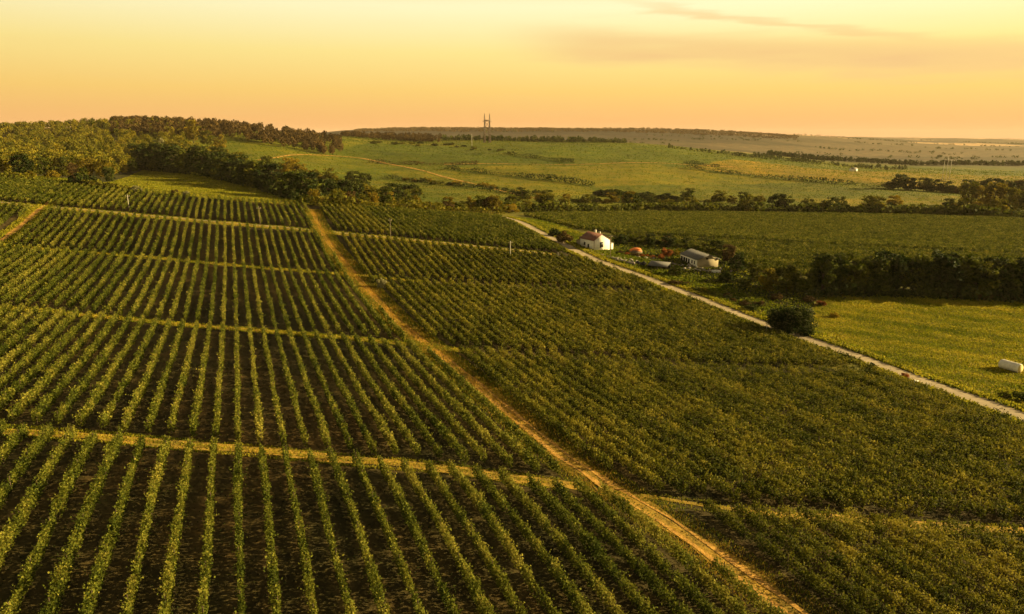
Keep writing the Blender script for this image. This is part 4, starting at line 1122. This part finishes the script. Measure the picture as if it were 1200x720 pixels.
def open_shed():
    x, y = at(772, 316)
    r = empty('open_shed', (x, y, ground_z(x, y)), math.radians(-30))
    tag(r, 'low open shed with sloping grey sheet roof in front of the barn', 'shed')
    W, D = 7.4, 4.2
    rf = MB(); slab(rf, (-W/2, -D/2, 1.5), (W/2, -D/2, 1.5), (W/2, D/2, 2.5), (-W/2, D/2, 2.5), .1)
    for k in range(12): rf.box((-W/2 + .45 + k * .87, 0, 2.33), (.09, D, .05), 0, 0) if False else None
    rf.build('roof', M['slate'], r)
    bk = MB(); bk.box((0, D/2 - .1, 1.1), (W - .1, .14, 2.9)); bk.build('back_wall', M['black'], r)
    for k in range(5):
        p = MB(); p.box((-W/2 + .3 + k * (W - .6) / 4, -D/2 + .15, .7), (.16, .16, 2.0)); p.build('post', M['darkwood'], r)
    sd_ = MB(); sd_.box((-W/2 + .1, 0, .8), (.12, D - .3, 2.2)); sd_.build('side_wall', M['darkwood'], r)
open_shed()

def tarp_heap():
    x, y = at(745, 297)
    r = empty('covered_heap', (x, y, ground_z(x, y)), .3)
    tag(r, 'heap covered with a bright orange tarp behind the yard wall', 'tarp heap')
    rg = np.random.default_rng(3)
    n, m = 22, 12
    def dome(a, b, h, z0, rough, name, mat, seed):
        rg = np.random.default_rng(seed); vs = []
        for i in range(m):
            f = i / (m - 1) * PI / 2
            for k in range(n):
                t = 2 * PI * k / n; rr = math.cos(f) ** .6 * (1 + rough * math.sin(3 * t + seed) + rough * .8 * rg.normal())
                vs.append((a * rr * math.cos(t), b * rr * math.sin(t), z0 + h * math.sin(f) ** .8 + rough * rg.normal() * .3))
        fs = [(i * n + k, i * n + (k + 1) % n, (i + 1) * n + (k + 1) % n, (i + 1) * n + k) for i in range(m - 1) for k in range(n)]
        mb = MB(); mb.add(vs, fs); return mb.build(name, mat, r, True)
    dome(2.7, 2.0, 1.9, -.2, .05, 'heap', M['brown_heap'], 2)
    dome(2.3, 1.7, 1.2, .95, .10, 'tarp', M['orange'], 5)
M['brown_heap'] = noise_mat('earth_heap', (.10, .07, .045), (.20, .15, .10), 1.5, .95, .5, 5)
tarp_heap()
def rubble():
    rg = np.random.default_rng(15); mb = MB()
    spots = [(800, 312, 34), (815, 316, 44), (830, 318, 30), (727, 303, 16), (735, 306, 14), (760, 303, 22), (748, 307, 12), (842, 318, 10)]
    for u, v, n in spots:
        cx, cy = at(u, v)
        for k in range(n):
            x = cx + rg.normal() * 2.6; y = cy + rg.normal() * 1.3; s = .25 + .55 * rg.random() ** 2
            mb.box((x, y, ground_z(x, y) + s * .3), (s * 1.6, s, s * .8), rg.random() * 3, rg.normal() * .3)
    o = mb.build('rubble', M['stone']); tag(o, 'pale rubble and stones strewn round the yard buildings', 'rubble', None, 'stuff')
rubble()
def small_things():
    x, y = at(839, 320); t = MB(); t.box((0, 0, .45), (3.0, .9, .8)); t.box((0, -.47, .86), (3.1, .1, .12)); t.box((0, .47, .86), (3.1, .1, .12))
    o = t.build('trough', M['white']); o.location = (x, y, ground_z(x, y)); o.rotation_euler = (0, 0, .1)
    tag(o, 'long white trough on the ground below the barn gable', 'trough')
    x, y = at(748, 310); b = MB(); rg = np.random.default_rng(8)
    n = 14; vs = []
    for i in range(n):
        for k in range(9): vs.append((-3 + 6 * i / (n - 1), -1.2 + 2.4 * k / 8, .1 + 1.3 * math.sin(PI * k / 8) * (.7 + .3 * math.sin(i * 1.3)) + .08 * rg.normal()))
    b.add(vs, [(i * 9 + k, (i + 1) * 9 + k, (i + 1) * 9 + k + 1, i * 9 + k + 1) for i in range(n - 1) for k in range(8)])
    o = b.build('sheeted_pile', M['black'], None, True); o.location = (x, y, ground_z(x, y)); o.rotation_euler = (0, 0, -.5)
    tag(o, 'long pile under black sheeting left of the grey shed', 'pile')
    x, y = at(1071, 450); rk = MB(); rk.box((0, 0, .22), (1.6, .9, .5), .3); rk.box((.5, .3, .3), (.9, .8, .6), .9)
    o = rk.build('slab_stone', M['white']); o.location = (x, y, ground_z(x, y)); tag(o, 'small white slab lying on the verge by the gravel road', 'stone')
    # low wall of the yard along the road
    pts = gpoly([(716, 303), (724, 306), (734, 308), (744, 311)]); w = MB()
    for (x0, y0), (x1, y1) in zip(pts[:-1], pts[1:]):
        L0 = math.hypot(x1 - x0, y1 - y0); w.box(((x0 + x1) / 2, (y0 + y1) / 2, ground_z((x0 + x1) / 2, (y0 + y1) / 2) + .35), (L0 * .92, .45, .9), math.atan2(y1 - y0, x1 - x0))
    o = w.build('stone_wall', M['stone']); tag(o, 'broken low pale stone wall at the corner of the farmyard', 'wall')
small_things()
def bale():
    # a wrapped bale tube lying on the meadow, lit end to the sun side
    xa, ya = at(1172, 431); xb, yb = at(1195, 437.5)
    r = empty('bale_roll', ((xa + xb) / 2, (ya + yb) / 2, ground_z((xa + xb) / 2, (ya + yb) / 2)))
    tag(r, 'long white wrapped bale roll lying on the mown meadow', 'bale')
    rad = px_h(xa, ya, 5.6)
    d = Vector((xb - xa, yb - ya, ground_z(xb, yb) - ground_z(xa, ya))); L0 = d.length; d.normalize()
    za = ground_z(xa, ya) - r.location.z + rad * .95
    A = Vector((xa - r.location.x, ya - r.location.y, za)); B = A + d * L0
    e = d.cross(Vector((0, 0, 1))).normalized(); g = e.cross(d) * -1
    n = 28; ns = 26; vs = []; rg = np.random.default_rng(6)
    for i in range(ns):
        f = i / (ns - 1); p = A + d * L0 * f
        end = min(f, 1 - f); rr = rad * (1 - .12 * max(0, 1 - end / .04)) * (1 - .035 * (1 if i % 5 == 0 else 0))
        for k in range(n):
            t = 2 * PI * k / n; q = rr * (1 + .012 * rg.normal()); vs.append(p + e * math.cos(t) * q + g * math.sin(t) * q * .97)
    mb = MB(); mb.add(vs, [(i * n + k, i * n + (k + 1) % n, (i + 1) * n + (k + 1) % n, (i + 1) * n + k) for i in range(ns - 1) for k in range(n)] + [tuple(range(n - 1, -1, -1))])
    mb.build('wrap', M['wrap'], r, True)
    eb = MB(); pe = B + d * .0
    eb.tube(tuple(pe - d * .06), tuple(pe + d * .05), rad * .87, rad * .84, 26); eb.build('end', M['straw'], r)
bale()

# ------------------------------------------------------------------ poles and pylons
def pole(u, v, hpx, mat, label, r0=.13, arm=True, group=None):
    x, y = at(u, v); h = px_h(x, y, hpx)
    r = empty('utility_pole', (x, y, ground_z(x, y)), .4)
    m = MB(); m.tube((0, 0, -.4), (0, 0, h), r0, r0 * .7, 8); m.build('pole', mat, r)
    if arm:
        a = MB(); a.box((0, 0, h - .45), (1.5, .1, .12)); a.build('crossarm', M['wood'], r)
        for s in (-.65, 0, .65):
            i_ = MB(); i_.tube((s, 0, h - .39 if s else h), (s, 0, h - .17 if s else h + .2), .06, .04, 6); i_.build('insulator', M['white'], r)
    tag(r, label, 'pole', group)
pole(151, 243, 14, M['concrete'], 'pale pole beside the grass lane, high on the hill side')
pole(305, 264, 21, M['wood'], 'grey wooden pole beside the grass lane, near its dirt track crossing', .11)
pole(458, 283, 26, M['wood'], 'tall wooden pole among the rows between track crossing and farmhouse', .12)
pole(598, 303, 20, M['concrete'], 'pale concrete pole at the grass lane, nearest to the farmhouse', .16)
pole(715, 303, 27, M['wood'], 'wooden pole standing in front of the gable of the white farmhouse', .15)
def post(u, v, hpx, label, mat=None):
    x, y = at(u, v); h = px_h(x, y, hpx)
    r = empty('marker_post', (x, y, ground_z(x, y)))
    m = MB(); m.tube((0, 0, -.3), (0, 0, h), .07, .06, 8); m.build('post', mat or M['concrete'], r)
    c = MB(); c.tube((0, 0, h), (0, 0, h + .06), .09, .05, 8); c.build('cap', M['concrete'], r)
    tag(r, label, 'post')
post(1043, 438, 9, 'pale thin post on the road edge right of the small dark bush')
post(1085, 458, 10, 'pale thin post on the road edge past the white slab')
post(654, 303, 7, 'short pale post where the lane reaches the gravel road')
post(898, 391, 9, 'pale post at the left foot of the big dark bush')
def pylon():
    x, y = at(571, 167.5); z = ground_z(x, y); H0 = px_h(x, y, 33)
    r = empty('power_pylon', (x, y, z), .25); tag(r, 'steel two-legged lattice pylon on the crest, standing against the sky', 'pylon')
    w = H0 * .095; t = H0 * .009
    for s in (-1, 1):
        lg = MB()
        for dx in (-1, 1):
            for dy in (-1, 1): lg.bar((s * w * 1.0 + dx * w * .35, dy * w * .45, -1), (s * w * .9 + dx * w * .13, dy * w * .13, H0 * .76), t)
        for k in range(9):
            z0 = H0 * .76 * k / 9; z1 = H0 * .76 * (k + 1) / 9; q0 = .35 - .22 * k / 9; q1 = .35 - .22 * (k + 1) / 9
            for dy in (-1, 1):
                lg.bar((s * w - w * q0, dy * w * q0, z0), (s * w * .95 + w * q1, dy * w * q1, z1), t * .7); lg.bar((s * w + w * q0, dy * w * q0, z0), (s * w * .95 - w * q1, dy * w * q1, z1), t * .7)
        lg.build('leg', M['steel'], r)
        pk = MB(); pk.bar((s * w * .75, 0, H0 * .76), (s * w * .95, 0, H0), t * 1.2); pk.bar((s * w * 1.15, 0, H0 * .76), (s * w * .95, 0, H0), t * 1.2); pk.build('peak', M['steel'], r)
    ca = MB()
    for dz, L0 in ((0, 3.4), (H0 * .035, 2.4)): ca.box((0, 0, H0 * .74 + dz), (w * L0, t * 2.4, t * 2.2))
    for k in range(10):
        a0 = -w * 1.25 + k * w * .25; ca.bar((a0, 0, H0 * .74), (a0 + w * .25, 0, H0 * .775), t * .7)
    ca.build('crossarm', M['steel'], r)
    lo = MB(); lo.bar((-w * .95, 0, H0 * .52), (w * .95, 0, H0 * .74), t); lo.bar((w * .95, 0, H0 * .52), (-w * .95, 0, H0 * .74), t); lo.bar((-w, 0, H0 * .52), (w, 0, H0 * .52), t); lo.build('brace', M['steel'], r)
    x, y = at(553, 171); r = empty('mast', (x, y, ground_z(x, y))); h = px_h(x, y, 13)
    m = MB(); m.tube((0, 0, -1), (0, 0, h), .45, .3, 8); m.build('pole', M['concrete'], r)
    m = MB(); m.box((0, 0, h * .9), (2.6, .3, .3)); m.build('crossarm', M['steel'], r); tag(r, 'short pale mast to the left of the lattice pylon', 'mast')
    x, y = at(1108, 211); z = ground_z(x, y); h = px_h(x, y, 27); g = px_h(x, y, 4.0)
    r = empty('power_pylon', (x, y, z)); tag(r, 'mast of three thin pale poles standing in the far fields', 'pylon')
    for s in (-1, 0, 1):
        m = MB(); m.tube((s * g, 0, -1), (s * g, 0, h * (.86 if s else 1)), .42, .3, 8); m.build('pole', M['concrete'], r)
    m = MB(); m.box((0, 0, h * .82), (g * 2.8, .4, .5)); m.build('crossarm', M['steel'], r)
pylon()
def hut():
    x, y = at(1000, 201); s = px_h(x, y, 1.0)
    r = empty('hut', (x, y, ground_z(x, y)), .15); tag(r, 'tiny white hut alone in the far yellow field', 'hut')
    W, D, E, P = s * 7.5, s * 4.5, s * 2.9, s * 4.2
    m = MB(); gable_prism(m, W, D, E, P); m.build('wall', M['white'], r)
    f = MB()
    for sgn in (-1, 1):
        pts = [(-W/2 - .3, 0, P + .06), (W/2 + .3, 0, P + .06), (W/2 + .3, sgn * (D/2 + .4), E - .3), (-W/2 - .3, sgn * (D/2 + .4), E - .3)]
        if (Vector(pts[1]) - Vector(pts[0])).cross(Vector(pts[3]) - Vector(pts[0])).z < 0: pts = pts[::-1]
        slab(f, *pts, .2)
    f.build('roof', M['grey'], r)
    d = MB(); d.box((W * .1, -D/2 - .05, E * .45), (W * .16, .2, E * .9)); d.build('door', M['darkwood'], r)
hut()

# ------------------------------------------------------------------ air
def haze():
    m = bpy.data.materials.new('haze_air'); m.use_nodes = True; N = m.node_tree.nodes; L = m.node_tree.links
    N.clear(); out = N.new('ShaderNodeOutputMaterial'); v = N.new('ShaderNodeVolumePrincipled')
    v.inputs['Color'].default_value = (.95, .76, .56, 1); v.inputs['Density'].default_value = HAZE
    v.inputs['Anisotropy'].default_value = 0
    L.new(v.outputs[0], out.inputs['Volume'])
    mb = MB(); mb.box((0, 0, 0), (1, 1, 1)); o = mb.build('haze', m)
    zmin, zmax = -420.0, 190.0
    o.scale = (31000, 31000, zmax - zmin); o.location = (0, 0, (zmin + zmax) / 2)
    tag(o, 'thin warm evening haze over the plain', 'haze', None, 'stuff')
HAZE = 0.000026
haze()
print('ROWS', n_rows[0], 'TREES', n_tree[0])
